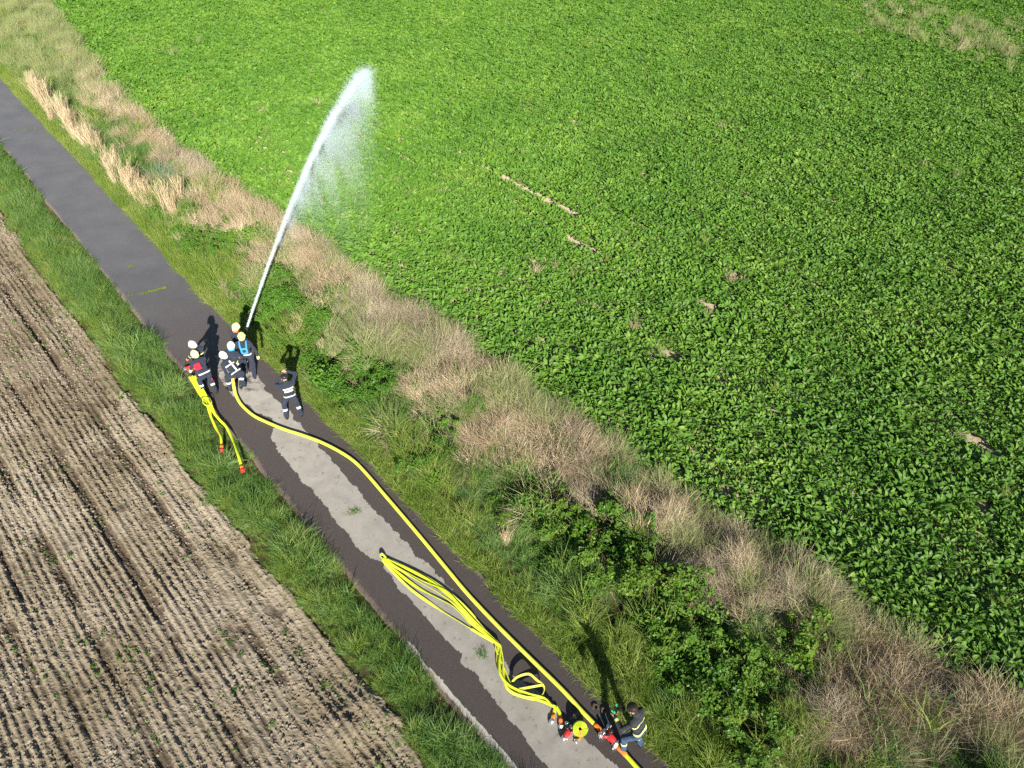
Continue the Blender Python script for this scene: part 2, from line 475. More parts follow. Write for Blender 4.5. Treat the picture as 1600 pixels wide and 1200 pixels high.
# tilled field: furrows along the drilling direction, ruts and clods
AZF = R(-45.3)
def field_h(x, y, s, t):
    fs = np.sin(AZF) * x + np.cos(AZF) * y
    ft = np.cos(AZF) * x - np.sin(AZF) * y
    wob = 0.05 * (fbm(fs * 0.5, ft * 0.5, 71, 3) - 0.5)
    ft = ft + wob
    row = np.sin(ft * 2 * math.pi / 0.165 + 2.2 * fbm(fs * 0.25, ft * 0.8, 72, 2))
    rows = 0.019 * row * (0.35 + 1.2 * fbm(fs * 0.3, ft * 2.5, 73, 3))
    rows *= np.clip(2.2 - 2.4 * fbm(fs * 0.25, ft * 0.5, 74, 3), 0.2, 1)
    lane = ft + 0.16 * (fbm(fs * 0.12, ft * 0.05, 76, 2) - 0.5)
    rut = np.exp(-((np.mod(lane + 0.35, 1.32) - 0.66) / 0.10) ** 2) * np.clip(2.2 * fbm(fs * 0.55, np.floor((lane + 0.35) / 1.32) * 3.7, 75, 3) - 0.45, 0, 1.3)
    rut = rut + 0.7 * np.exp(-((np.mod(lane + 0.85, 2.1) - 1.05) / 0.07) ** 2) * np.clip(2.6 * fbm(fs * 0.8, np.floor((lane + 0.85) / 2.1) * 5.1, 78, 3) - 0.9, 0, 1.2)
    ridge = np.exp(-((np.mod(lane + 0.08, 1.32) - 0.66) / 0.13) ** 2)
    wx = x + 0.16 * (fbm(x * 3.1 + 7, y * 3.1, 87, 3) - 0.5); wy = y + 0.16 * (fbm(x * 3.1, y * 3.1 + 5, 88, 3) - 0.5)
    q = 0.83 * wx - 0.56 * wy; r_w = 0.56 * wx + 0.83 * wy
    streak = 0.050 * (fbm(fs * 0.9, ft * 12, 89, 4) - 0.5)
    cl = np.clip(fbm(q * 7.3, r_w * 7.3, 77, 4) - 0.52, 0, 1) * 0.10 * (0.2 + 1.2 * fbm(x * 0.6, y * 0.6, 85, 2))
    cl2 = np.clip(fbm(r_w * 21, q * 21, 79, 3) - 0.52, 0, 1) * 0.07
    lump = 0.07 * (fbm(x * 0.7, y * 0.7, 81, 3) - 0.5)
    h = rows + streak - 0.075 * rut + 0.026 * ridge + cl + cl2 + lump
    for (u, v, amp, r_) in ((560, 1108, 0.16, 0.55), (235, 655, 0.10, 0.5), (535, 1140, 0.10, 0.4), (15, 950, 0.06, 0.5), (620, 1130, 0.05, 0.4)):
        g = G(u, v)
        h = h + amp * np.exp(-((x - g[0]) ** 2 + (y - g[1]) ** 2) / r_ ** 2) * (0.5 + fbm(x * 4, y * 4, 83, 3))
    # bank edge: the field lies a little lower than the verge, with a small broken step
    e = np.clip((tSoil(s) - t) / 0.35, 0, 1)
    return h - 0.075 * e + 0.02 * (1 - e) - 0.02
FS = np.array([math.sin(AZF), math.cos(AZF)]); FTV = np.array([FS[1], -FS[0]])
fa = np.arange(3.0, 36.5, 0.043); fb_ = np.arange(-5.3, 4.4, 0.0265)
A_, B_ = np.meshgrid(fa, fb_, indexing='ij')
x = A_ * FS[0] + B_ * FTV[0]; y = A_ * FS[1] + B_ * FTV[1]
s_, t_ = ST(x, y)
z = field_h(x, y, s_, t_) - 0.5 * np.clip((t_ - tSoil(s_) - 0.10) / 0.3, 0, 1)
fc = gridfaces(len(fa), len(fb_))[:, ::-1]
ctr = (t_ - tSoil(s_)).ravel()[fc].min(1)
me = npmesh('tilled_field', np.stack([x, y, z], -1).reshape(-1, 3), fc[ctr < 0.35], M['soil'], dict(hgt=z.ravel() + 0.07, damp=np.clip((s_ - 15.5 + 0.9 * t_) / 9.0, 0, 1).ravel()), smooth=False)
tag(link('tilled_field', me), 'tilled field of dry brown soil with drill rows and clods', None, None, 'structure')
# outer part of the same field, out of the picture
mo = MB()
for (s0, s1, t0, t1) in ((-25, 36, -45, -5.15), (36, 110, -45, 1.5), (-25, 3.0, -5.15, 2.3)):
    q = [W(a, b) for a, b in ((s0, t0), (s1, t0), (s1, t1), (s0, t1))]
    mo.add([(p[0], p[1], -0.12) for p in q], [(0, 3, 2, 1)])
tag(mo.build('outer_field', M['soil']), 'rest of the tilled field beside the road', None, None, 'structure')

# nozzle position, jet direction and the raised part of the charged hose (shared by crew and hose)
NZ = G(386, 511, 1.45)
JE, JA, JV, JK = R(34.0), R(12.0), 20.0, 0.04
DJET = (math.cos(JE) * math.sin(JA), math.cos(JE) * math.cos(JA), math.sin(JE))
NB = NZ - np.array(DJET) * 0.5
HOSEUP = [NB - np.array([DJET[0] * 0.35, DJET[1] * 0.35, 0.14]), G(373, 549, 1.05), G(368, 571, 0.92), G(363.5, 588, 0.62)]

# ================================================================== PEOPLE
def mat_cloth(name, col, var=0.25): return plain(name, col, 0.85, 0.15, var=var, scale=14)
M['navy'] = mat_cloth('navy_turnout_cloth', (0.030, 0.038, 0.058))
M['char'] = mat_cloth('charcoal_cloth', (0.036, 0.040, 0.047))
M['blue'] = mat_cloth('blue_trouser_cloth', (0.045, 0.075, 0.135))
M['skin'] = plain('skin', (0.50, 0.30, 0.22), 0.5, 0.3, var=0.06)
M['boot'] = plain('black_boot_leather', (0.018, 0.017, 0.017), 0.45, 0.4)
M['silver'] = plain('silver_reflective_band', (0.56, 0.57, 0.56), 0.45, 0.4, var=0.08)
M['lime'] = plain('lime_reflective_band', (0.62, 0.72, 0.22), 0.5, 0.3, var=0.08)
M['hwhite'] = plain('white_helmet_shell', (0.62, 0.62, 0.60), 0.3, 0.5, var=0.04)
M['hyellow'] = plain('pale_yellow_helmet_shell', (0.62, 0.61, 0.33), 0.3, 0.5, var=0.05)
M['hlime'] = plain('lime_yellow_helmet_shell', (0.54, 0.60, 0.22), 0.3, 0.5, var=0.05)
M['black'] = plain('black_plastic', (0.02, 0.02, 0.022), 0.4, 0.4)
M['red'] = plain('red_lacquer', (0.55, 0.028, 0.03), 0.4, 0.4)
M['redcloth'] = plain('red_cloth', (0.52, 0.022, 0.055), 0.8, 0.2)
M['orange'] = plain('orange_sleeve', (0.80, 0.20, 0.03), 0.6, 0.3)
M['cyan'] = plain('blue_vest_cloth', (0.05, 0.30, 0.62), 0.7, 0.2)
M['glove'] = plain('pale_yellow_glove', (0.60, 0.58, 0.24), 0.8, 0.2)
M['oglove'] = plain('orange_glove', (0.62, 0.22, 0.08), 0.8, 0.2)
M['hair'] = plain('dark_hair', (0.022, 0.017, 0.014), 0.6, 0.3)
M['eye'] = plain('eye', (0.05, 0.04, 0.035), 0.2, 0.5)
M['alu'] = plain('aluminium_coupling', (0.62, 0.63, 0.64), 0.35, 0.5, 0.85, var=0.1)
M['green'] = plain('green_strap', (0.05, 0.55, 0.16), 0.6, 0.3)
M['hose'] = plain('yellow_hose_weave', (0.52, 0.61, 0.028), 0.55, 0.3, var=0.07, scale=30)
M['hosepale'] = plain('yellow_hose_weave_wet', (0.57, 0.60, 0.075), 0.5, 0.35, var=0.10, scale=12)

def capsule(mb, a, b, ra, rb, n=12, k=4):
    """closed tapered capsule"""
    a, b = Vector(a), Vector(b)
    t = b - a
    if t.length < 1e-5: t = Vector((0, 0, 1e-3)); b = a + t
    d = t.normalized(); x = d.orthogonal().normalized(); y = d.cross(x)
    rings = []
    for i in range(k + 1):
        q = -math.pi / 2 + (math.pi / 2) * i / k
        rings.append((a + d * (ra * math.sin(q)), max(ra * math.cos(q), 1e-4)))
    for i in range(k + 1):
        q = (math.pi / 2) * i / k
        rings.append((b + d * (rb * math.sin(q)), max(rb * math.cos(q), 1e-4)))
    vs_ = []
    for c, r_ in rings:
        for j in range(n):
            w = 2 * math.pi * j / n
            vs_.append(c + x * (math.cos(w) * r_) + y * (math.sin(w) * r_))
    fs = []
    for i in range(len(rings) - 1):
        for j in range(n):
            fs.append((i * n + j, i * n + (j + 1) % n, (i + 1) * n + (j + 1) % n, (i + 1) * n + j))
    fs.append(tuple(range(n))[::-1]); fs.append(tuple((len(rings) - 1) * n + j for j in range(n)))
    mb.add(vs_, fs)

def ik(a, c, l1, l2, hint):
    a, c, hint = Vector(a), Vector(c), Vector(hint)
    d = c - a
    L = min(d.length, (l1 + l2) * 0.995)
    d.normalize(); c = a + d * L
    x = (l1 * l1 - l2 * l2 + L * L) / (2 * L)
    h = math.sqrt(max(l1 * l1 - x * x, 0))
    p = hint - d * hint.dot(d)
    p.normalize()
    return a + d * x + p * h, c

HELMETS = {}
def helmet_mesh(mat):
    """turnout helmet, +y is the front, origin at the head centre"""
    mb = MB(); n = 20
    prof = [(-0.075, 1.00), (-0.03, 1.04), (0.02, 1.02), (0.065, 0.90), (0.105, 0.66), (0.128, 0.38), (0.136, 0.08)]
    vs_ = []
    for h, r_ in prof:
        for j in range(n):
            a = 2 * math.pi * j / n
            x, y = 0.122 * r_ * math.cos(a), 0.148 * r_ * math.sin(a)
            dz = -0.055 * max(0, -math.sin(a)) if h < 0 else 0      # deeper at the neck
            vs_.append((x, y - 0.008, h + dz + 0.02 + (0.02 if (h < 0 and math.sin(a) > 0.3) else 0)))
    fs = [(i * n + j, i * n + (j + 1) % n, (i + 1) * n + (j + 1) % n, (i + 1) * n + j) for i in range(len(prof) - 1) for j in range(n)]
    fs.append(tuple((len(prof) - 1) * n + j for j in range(n)))
    fs.append(tuple(range(n))[::-1])
    mb.add(vs_, fs)
    mb.tube([(0, 0.11, 0.10), (0, 0.05, 0.152), (0, -0.03, 0.158), (0, -0.10, 0.125)], [0.012] * 4, 6, rz=[0.008] * 4)   # crest
    mb.tube([(0.13 * math.cos(q), 0.155 * math.sin(q) - 0.005, -0.012 + 0.01 * math.sin(q)) for q in np.linspace(0.35, math.pi - 0.35, 9)], 0.010, 6)   # brim
    return mb.mesh('helmet', mat, smooth=True)

def person(px, az, label, P):
    """P: pose and clothing. Local frame: +y forward, +x right, feet at z = 0."""
    g = G(*px, 0.012)
    root = empty('person', (g[0], g[1], 0.012), -R(az))
    k = P.get('size', 1.0)
    lean = R(P.get('lean', 5)); side = R(P.get('side', 0)); twist = R(P.get('twist', 0))
    pel = Vector((P.get('px', 0), P.get('py', -0.02), P.get('pz', 0.93) * k))
    Mt = Matrix.Rotation(twist, 3, 'Z') @ Matrix.Rotation(-lean, 3, 'X') @ Matrix.Rotation(side, 3, 'Y')
    def tp(x, y, z): return pel + Mt @ (Vector((x, y, z)) * k)
    chest = tp(0, 0.01, 0.40); neck = tp(0, 0.005, 0.53)
    hp = lean * 0.5 + R(P.get('head', 8)) ; hy = R(P.get('turn', 0))
    Mh = Matrix.Rotation(twist, 3, 'Z') @ Matrix.Rotation(hy, 3, 'Z') @ Matrix.Rotation(-hp, 3, 'X')
    headc = neck + Mh @ Vector((0, 0.03, 0.14)) * k
    B = []          # name, a, b, ra, rb
    fat = P.get('fat', 0.88)
    def seg(nm, a, b, ra, rb): B.append((nm, Vector(a), Vector(b), ra * k, rb * k))
    seg('pelvis', tp(-0.075, 0, 0.0), tp(0.075, 0, 0.0), 0.118 * fat, 0.118 * fat)
    seg('torso0', tp(-0.075, 0.0, 0.06), tp(0.075, 0.0, 0.06), 0.118 * fat, 0.118 * fat)
    seg('torso1', tp(-0.065, 0.012, 0.20), tp(0.065, 0.012, 0.20), 0.115 * fat, 0.115 * fat)
    seg('torso2', tp(-0.095, 0.015, 0.34), tp(0.095, 0.015, 0.34), 0.118 * fat, 0.118 * fat)
    seg('torso3', tp(-0.12, 0.0, 0.44), tp(0.12, 0.0, 0.44), 0.088, 0.088)
    seg('collar', tp(0, 0, 0.46), tp(0, 0.005, 0.545), 0.085, 0.066)
    seg('neck', tp(0, 0.01, 0.5), headc - Mh @ Vector((0, 0, 0.05)) * k, 0.055, 0.052)
    seg('head', headc + Mh @ Vector((0, -0.015, 0.03)) * k, headc + Mh @ Vector((0, 0.018, 0.02)) * k, 0.086, 0.083)
    seg('head', headc + Mh @ Vector((0, 0.02, 0)) * k, headc + Mh @ Vector((0, 0.04, -0.075)) * k, 0.075, 0.045)
    seg('head', headc + Mh @ Vector((0, 0.098, 0.005)) * k, headc + Mh @ Vector((0, 0.112, -0.025)) * k, 0.011, 0.016)   # nose
    seg('head', headc + Mh @ Vector((-0.018, 0.088, -0.058)) * k, headc + Mh @ Vector((0.018, 0.088, -0.058)) * k, 0.011, 0.011)   # lips
    for sx in (-1, 1):
        seg('head', headc + Mh @ Vector((sx * 0.088, -0.005, 0.012)) * k, headc + Mh @ Vector((sx * 0.088, 0.0, -0.025)) * k, 0.017, 0.012)    # ear
    hands = {}
    for nm, sx in (('l', -1), ('r', 1)):
        sh = tp(sx * 0.180, 0, 0.435)
        tgt = Vector(P.get('h' + nm, (sx * 0.27, 0.08, 0.80))) * k
        if ('w' + nm) in P: tgt = root.matrix_basis.inverted() @ Vector(P['w' + nm])
        el, wr = ik(sh, tgt, 0.29 * k, 0.26 * k, P.get('e' + nm, (sx * 0.7, -0.6, -0.5)))
        seg('shoulder', tp(sx * 0.12, 0, 0.44), sh, 0.080, 0.068)
        seg('uparm' + nm, sh, el, 0.060, 0.050)
        seg('forearm' + nm, el, wr, 0.051, 0.041)
        d = (wr - el).normalized()
        curl = P.get('curl', 0.8)
        x = d.cross(Vector((0, 0, 1)))
        if x.length < 0.15: x = Vector((sx * 0.2, 1, 0)).cross(d)
        x.normalize()
        pn = x.cross(d).normalized() * -1
        if pn.z > 0: pn = -pn                      # palm looks down or inwards
        pc = wr + d * 0.045 * k
        seg('hand' + nm, wr + d * 0.01 - x * 0.018 * k, pc + d * 0.03 * k - x * 0.024 * k, 0.022, 0.020)
        seg('hand' + nm, wr + d * 0.01 + x * 0.018 * k, pc + d * 0.03 * k + x * 0.024 * k, 0.022, 0.020)
        for q, ln in ((-1.5, 0.062), (-0.5, 0.078), (0.5, 0.074), (1.5, 0.058)):
            base = pc + (d * 0.04 + x * q * 0.021) * k
            m1 = base + (d * math.cos(curl * 0.6) + pn * math.sin(curl * 0.6)) * ln * 0.52 * k
            m2 = m1 + (d * math.cos(curl * 1.9) + pn * math.sin(curl * 1.9)) * ln * 0.52 * k
            seg('hand' + nm, base, m1, 0.0115, 0.0105); seg('hand' + nm, m1, m2, 0.0105, 0.0095)
        tb = wr + (d * 0.03 - x * sx * 0.03) * k
        t1 = tb + (d * 0.6 - x * sx * 0.65 + pn * 0.45).normalized() * 0.036 * k
        seg('hand' + nm, tb, t1, 0.014, 0.0125); seg('hand' + nm, t1, t1 + (d * 0.9 + pn * 0.5).normalized() * 0.03 * k, 0.0125, 0.0105)
        hands[nm] = pc
        hip = tp(sx * 0.095, 0, -0.03)
        fo = Vector(P.get('f' + nm, (sx * 0.12, 0, 0)))
        ank = Vector((fo.x, fo.y - 0.02, fo.z + 0.105))
        kn, ank = ik(hip, ank, 0.43 * k, 0.42 * k, P.get('k' + nm, (sx * 0.15, 1, 0)))
        seg('thigh' + nm, hip, kn, 0.098 * fat, 0.072)
        seg('shin' + nm, kn, ank, 0.072, 0.062)
        seg('boot' + nm, ank + Vector((0, 0, 0.02)), ank + Vector((0, -0.02, -0.055)), 0.056, 0.050)
        ty = sx * P.get('toe', 0.03)
        seg('boot' + nm, ank + Vector((0, -0.01, -0.06)), ank + Vector((ty, 0.15, -0.068)), 0.045, 0.036)
    # one continuous skin
    mb = MB()
    for nm, a, b, ra, rb in B: capsule(mb, a, b, ra, rb)
    tmp = link('tmp_body', mb.mesh('tmp_body', M['navy']))
    md = tmp.modifiers.new('r', 'REMESH'); md.mode = 'VOXEL'; md.voxel_size = 0.0095; md.adaptivity = 0.0
    ms = tmp.modifiers.new('s', 'SMOOTH'); ms.factor = 0.5; ms.iterations = 3
    dg = bpy.context.evaluated_depsgraph_get()
    me = bpy.data.meshes.new_from_object(tmp.evaluated_get(dg))
    bpy.data.objects.remove(tmp, do_unlink=True)
    nv = len(me.vertices); co = np.empty(nv * 3, np.float32); me.vertices.foreach_get('co', co); co = co.reshape(-1, 3)
    # cloth folds
    fold = (fbm(co[:, 0] * 13 + co[:, 2] * 16, co[:, 1] * 13 + co[:, 2] * 19, 3, 3) - 0.5)
    npoly = len(me.polygons)
    cen = np.empty(npoly * 3, np.float32); me.polygons.foreach_get('center', cen); cen = cen.reshape(-1, 3)
    best = np.full(npoly, 1e9); bi = np.zeros(npoly, int); bt = np.zeros(npoly)
    for i, (nm, a, b, ra, rb) in enumerate(B):
        a_, b_ = np.array(a), np.array(b); d = b_ - a_
        tt = np.clip(((cen - a_) @ d) / max(d @ d, 1e-9), 0, 1)
        dist = np.linalg.norm(cen - (a_ + tt[:, None] * d), axis=1) - (ra + (rb - ra) * tt)
        w = dist < best; best[w] = dist[w]; bi[w] = i; bt[w] = tt[w]
    mats = [P.get('jacket', M['navy']), P.get('trousers', M['navy']), M['skin'], M['boot'], P.get('band', M['silver']), P.get('glove', M['skin']), P.get('jacket2', P.get('jacket', M['navy']))]
    idx = np.zeros(npoly, np.int32)
    Mi = np.array(Mt.inverted()); loc = (cen - np.array(pel)) @ Mi.T / k
    bands = P.get('bands', ('hem', 'sleeve', 'shin'))
    for i, (nm, *_x) in enumerate(B):
        w = bi == i
        if nm == 'pelvis': idx[w] = 1
        elif nm.startswith('torso'):
            idx[w] = 0
            if 'hem' in bands: idx[w & (loc[:, 2] > P.get('hemz', 0.0)) & (loc[:, 2] < P.get('hemz', 0.0) + 0.055)] = 4
            if 'chest' in bands: idx[w & (loc[:, 2] > 0.29) & (loc[:, 2] < 0.335)] = 4
        elif nm in ('neck', 'head'): idx[w] = 2
        elif nm.startswith('uparm'):
            idx[w] = 6
            if 'upper' in bands: idx[w & (bt > 0.55) & (bt < 0.72)] = 4
        elif nm.startswith('forearm'):
            idx[w] = 6
            if P.get('short'): idx[w] = 2
            if 'sleeve' in bands: idx[w & (bt > 0.62) & (bt < 0.85)] = 4
        elif nm.startswith('hand'): idx[w] = 5
        elif nm.startswith('thigh'): idx[w] = 1
        elif nm.startswith('shin'):
            idx[w] = 1
            if 'shin' in bands: idx[w & (bt > 0.40) & (bt < 0.56)] = 4
            if 'leg' in bands and nm.endswith('l'): idx[w & (cen[:, 0] < 0.02 - 0.12)] = 4
        elif nm.startswith('boot'): idx[w] = 3
    pw = (bi >= 0) & (loc[:, 2] > 0.0)
    me.materials.clear()
    for m in mats: me.materials.append(m)
    me.polygons.foreach_set('material_index', idx)
    vn = np.empty(nv * 3, np.float32); me.vertices.foreach_get('normal', vn); vn = vn.reshape(-1, 3)
    hd = np.linalg.norm(co - np.array(headc), axis=1)
    amp = np.where(hd < 0.2, 0, 0.030)
    for nm in hands: amp = np.where(np.linalg.norm(co - np.array(hands[nm]), axis=1) < 0.13, 0, amp)
    co = co + vn * (fold * amp)[:, None]
    me.vertices.foreach_set('co', co.ravel())
    me.polygons.foreach_set('use_smooth', [True] * npoly)
    me.update()
    link('body', me, root)
    for sx in (-1, 1):
        e = MB(); capsule(e, (0, 0, 0), (0, 0.004, 0), 0.013, 0.013, 8, 3)
        eo = e.build('eye', M['eye'], root, True); eo.location = headc + Mh @ Vector((sx * 0.033, 0.088, 0.002)) * k
    h = P.get('helmet')
    if h:
        if h not in HELMETS: HELMETS[h] = helmet_mesh(M[h])
        ho = link('helmet', HELMETS[h], root)
        ho.matrix_local = Matrix.Translation(headc) @ Mh.to_4x4() @ Matrix.Scale(0.86 * k, 4)
        v = MB()
        pts = [(0.128 * math.cos(q), 0.152 * math.sin(q), -0.035) for q in np.linspace(0.5, math.pi - 0.5, 9)]
        v.tube(pts, 0.006, 6, rz=[0.028] * 9)
        v.build('visor', M[P.get('visor', 'black')], ho, True)
        nb = MB()
        pts = [(0.105 * math.cos(q), 0.125 * math.sin(q) - 0.01, -0.125) for q in np.linspace(math.pi + 0.1, 2 * math.pi - 0.1, 10)]
        nb.tube(pts, 0.008, 6, rz=[0.05] * 10)
        nb.build('neck_guard', M[P.get('guard', 'black')], ho, True)
        for sx in (-1, 1):
            bb = MB(); bb.tube([(sx * 0.126, -0.06, 0.03), (sx * 0.131, 0.0, 0.035), (sx * 0.126, 0.06, 0.03)], 0.004, 6, rz=[0.012] * 3)
            bb.build('side_band', M['silver'], ho, True)
    elif P.get('cap'):
        c = MB()
        n = 18; prof = [(0.0, 1.0), (0.05, 0.99), (0.085, 0.80), (0.102, 0.45), (0.106, 0.1)]
        vs_ = [(0.101 * r_ * math.cos(2 * math.pi * j / n), 0.112 * r_ * math.sin(2 * math.pi * j / n), h_ + 0.012) for h_, r_ in prof for j in range(n)]
        fs = [(i * n + j, i * n + (j + 1) % n, (i + 1) * n + (j + 1) % n, (i + 1) * n + j) for i in range(len(prof) - 1) for j in range(n)]
        fs += [tuple((len(prof) - 1) * n + j for j in range(n)), tuple(range(n))[::-1]]
        c.add(vs_, fs)
        co_ = c.build(P['cap'], M['black'] if P['cap'] == 'cap' else M['hair'], root, True)
        co_.matrix_local = Matrix.Translation(headc) @ Mh.to_4x4() @ Matrix.Scale(k, 4)
        if P['cap'] == 'cap':
            b = MB(); b.tube([(-0.07, 0.10, 0.02), (-0.045, 0.15, 0.012), (0, 0.17, 0.010), (0.045, 0.15, 0.012), (0.07, 0.10, 0.02)], 0.018, 6, rz=[0.004] * 5)
            bo = b.build('peak', M['black'], co_, True)
        else:
            b = MB(); capsule(b, (0, -0.06, 0.02), (0, -0.075, -0.05), 0.055, 0.045)
            b.build('back_hair', M['hair'], co_, True)
    tag(root, label, 'person')
    info = dict(root=root, tp=tp, Mt=Mt, hands=hands, pel=pel, k=k)
    return info

GANG = 'firefighters at the hose line on the road'
def panel(info, name, mat, x0, x1, z0, z1, y, curve=0.05, th=0.02):
    """a slightly curved cloth panel on the back or chest (y sign), real thickness"""
    mb = MB(); n = 8
    fr, bk = [], []
    for zz in (z0, z1):
        for i in range(n + 1):
            x = x0 + (x1 - x0) * i / n
            yy = y + (curve * (x / 0.2) ** 2) * (1 if y < 0 else -1)
            fr.append(info['tp'](x, yy, zz)); bk.append(info['tp'](x, yy + (th if y < 0 else -th), zz))
    vs_ = fr + bk; m = n + 1
    fs = [(i, i + 1, m + i + 1, m + i) for i in range(n)] + [(2 * m + i, 3 * m + i, 3 * m + i + 1, 2 * m + i + 1) for i in range(n)]
    fs += [(i, 2 * m + i, 2 * m + i + 1, i + 1) for i in range(n)] + [(m + i, m + i + 1, 3 * m + i + 1, 3 * m + i) for i in range(n)]
    fs += [(0, m, 3 * m, 2 * m), (n, 2 * m + n, 3 * m + n, m + n)]
    mb.add(vs_, fs)
    return mb.build(name, mat, info['root'])

# nozzle crew
h1 = person((382, 573), 14, 'firefighter in pale yellow helmet with orange neck guard, foremost at the nozzle',
            dict(lean=8, helmet='hyellow', guard='orange', visor='black', glove=M['glove'], wl=tuple(NB + np.array(DJET) * 0.10), wr=tuple(NB + np.array(DJET) * 0.22 + np.array([-0.03, 0, 0])), fl=(-0.14, 0.16, 0), fr=(0.12, -0.14, 0), pz=0.90, bands=('hem', 'upper', 'shin'), band=M['lime'], head=10, turn=-8))
h2 = person((394, 588), -16, 'firefighter in lime helmet and blue back harness steadying the nozzle hose',
            dict(lean=5, helmet='hlime', visor='black', glove=M['glove'], wl=tuple(HOSEUP[0]), hr=(0.32, -0.02, 0.84), fl=(-0.17, 0.22, 0), fr=(0.09, -0.10, 0), pz=0.92, jacket=M['navy'], trousers=M['navy'], bands=('hem',), hemz=0.02, head=4, turn=-6))
panel(h2, 'harness_panel', M['cyan'], -0.105, 0.105, 0.13, 0.34, -0.150, 0.05)
panel(h2, 'harness_emblem', M['navy'], -0.05, 0.05, 0.19, 0.28, -0.166, 0.05)
for sx in (-1, 1):
    sb = MB(); sb.tube([h2['tp'](sx * 0.085, -0.142, 0.33), h2['tp'](sx * 0.095, -0.115, 0.44), h2['tp'](sx * 0.10, -0.02, 0.53), h2['tp'](sx * 0.10, 0.09, 0.47), h2['tp'](sx * 0.10, 0.138, 0.36)], 0.022, 8, rz=[0.010] * 5, up=tuple(h2['Mt'] @ Vector((0, -1, 0.3))))
    sb.build('harness_strap', M['cyan'], h2['root'], True)
h3 = person((374, 601), 4, 'firefighter in white helmet with blue neck guard, crouched behind the one holding the hose',
            dict(lean=26, helmet='hwhite', guard='cyan', visor='black', glove=M['oglove'], wl=tuple(HOSEUP[1] * 0.5 + HOSEUP[2] * 0.5), wr=tuple(HOSEUP[1]), fl=(-0.16, 0.14, 0), fr=(0.13, -0.12, 0), pz=0.83, py=-0.10, head=10, turn=15))
h4 = person((372, 607), -58, 'firefighter in white helmet bent low over the yellow hose with red gloves',
            dict(lean=48, helmet='hwhite', visor='black', glove=M['redcloth'], wl=tuple(HOSEUP[3]), wr=tuple(HOSEUP[2]), fl=(-0.20, 0.10, 0), fr=(0.20, -0.08, 0), pz=0.76, py=-0.20, head=-6, bands=('hem', 'chest', 'sleeve', 'shin'), hemz=0.01))
panel(h4, 'jacket_stripe', M['silver'], -0.022, 0.022, 0.05, 0.42, -0.138, 0.0, 0.03)
# pair on the left
a1 = person((326, 601), -62, 'upright firefighter in white helmet, left pair, standing behind a yellow helmeted colleague',
            dict(lean=6, helmet='hwhite', visor='black', band=M['lime'], glove=M['oglove'], hl=(-0.12, 0.42, 0.98), hr=(0.16, 0.42, 0.95), fl=(-0.14, 0.05, 0), fr=(0.14, -0.05, 0), pz=0.93, head=25, bands=('hem', 'chest', 'upper')))
a2 = person((329, 614), -46, 'firefighter in yellow helmet with red shoulder pouch, leaning over folded hoses on the left',
            dict(lean=32, helmet='hyellow', visor='black', glove=M['glove'], hl=(-0.22, 0.50, 0.72), hr=(0.14, 0.50, 0.78), fl=(-0.14, 0.12, 0), fr=(0.14, -0.10, 0), pz=0.85, py=-0.10, head=4, bands=('hem', 'sleeve', 'shin'), hemz=0.02))
panel(a2, 'shoulder_pouch', M['redcloth'], -0.20, -0.03, 0.22, 0.42, -0.150, 0.03, 0.03)
# onlooker and valve operator
b1 = person((460, 652), -32, 'man in dark cap and uniform at the road edge, white print on his back',
            dict(lean=4, cap='cap', glove=M['skin'], hl=(-0.06, 0.30, 1.42), hr=(0.12, 0.24, 1.62), el=(-1, -0.2, -0.9), er=(1, -0.1, -0.4), fl=(-0.21, 0.06, 0), fr=(0.21, -0.04, 0), pz=0.90, head=2, turn=10, jacket=M['navy'], trousers=M['navy'], bands=('hem', 'shin'), hemz=0.02))
for z0, z1, w_ in ((0.34, 0.39, 0.15), (0.25, 0.31, 0.125)):
    panel(b1, 'back_print', M['silver'], -w_, w_, z0, z1, -0.142, 0.055, 0.012)
c1 = person((986, 1168), -52, 'man in charcoal jacket and blue trousers working at the red hose valve',
            dict(lean=20, cap='hair', glove=M['skin'], hl=(-0.16, 0.46, 1.06), hr=(0.10, 0.44, 1.04), fl=(-0.17, 0.12, 0), fr=(0.16, -0.10, 0), pz=0.92, py=-0.04, head=16, jacket=M['char'], trousers=M['blue'], band=M['lime'], bands=('hem', 'sleeve', 'chest', 'shin'), hemz=0.03))
for inf in (h1, h2, h3, h4, a1, a2): inf['root']['group'] = GANG

def wpt(info, v):
    return info['root'].matrix_basis @ Vector(v)

# ================================================================== HOSES, NOZZLE, VALVES
def spline(pts, step=0.06):
    P_ = [np.array(p, float) for p in pts]
    P_ = [2 * P_[0] - P_[1]] + P_ + [2 * P_[-1] - P_[-2]]
    out = []
    for i in range(1, len(P_) - 2):
        n = max(2, int(np.linalg.norm(P_[i + 1] - P_[i]) / step))
        for j in range(n):
            t = j / n
            a, b, c, d = P_[i - 1], P_[i], P_[i + 1], P_[i + 2]
            out.append(0.5 * (2 * b + (c - a) * t + (2 * a - 5 * b + 4 * c - d) * t * t + (3 * b - a - 3 * c + d) * t ** 3))
    out.append(P_[-2])
    return [Vector(p) for p in out]

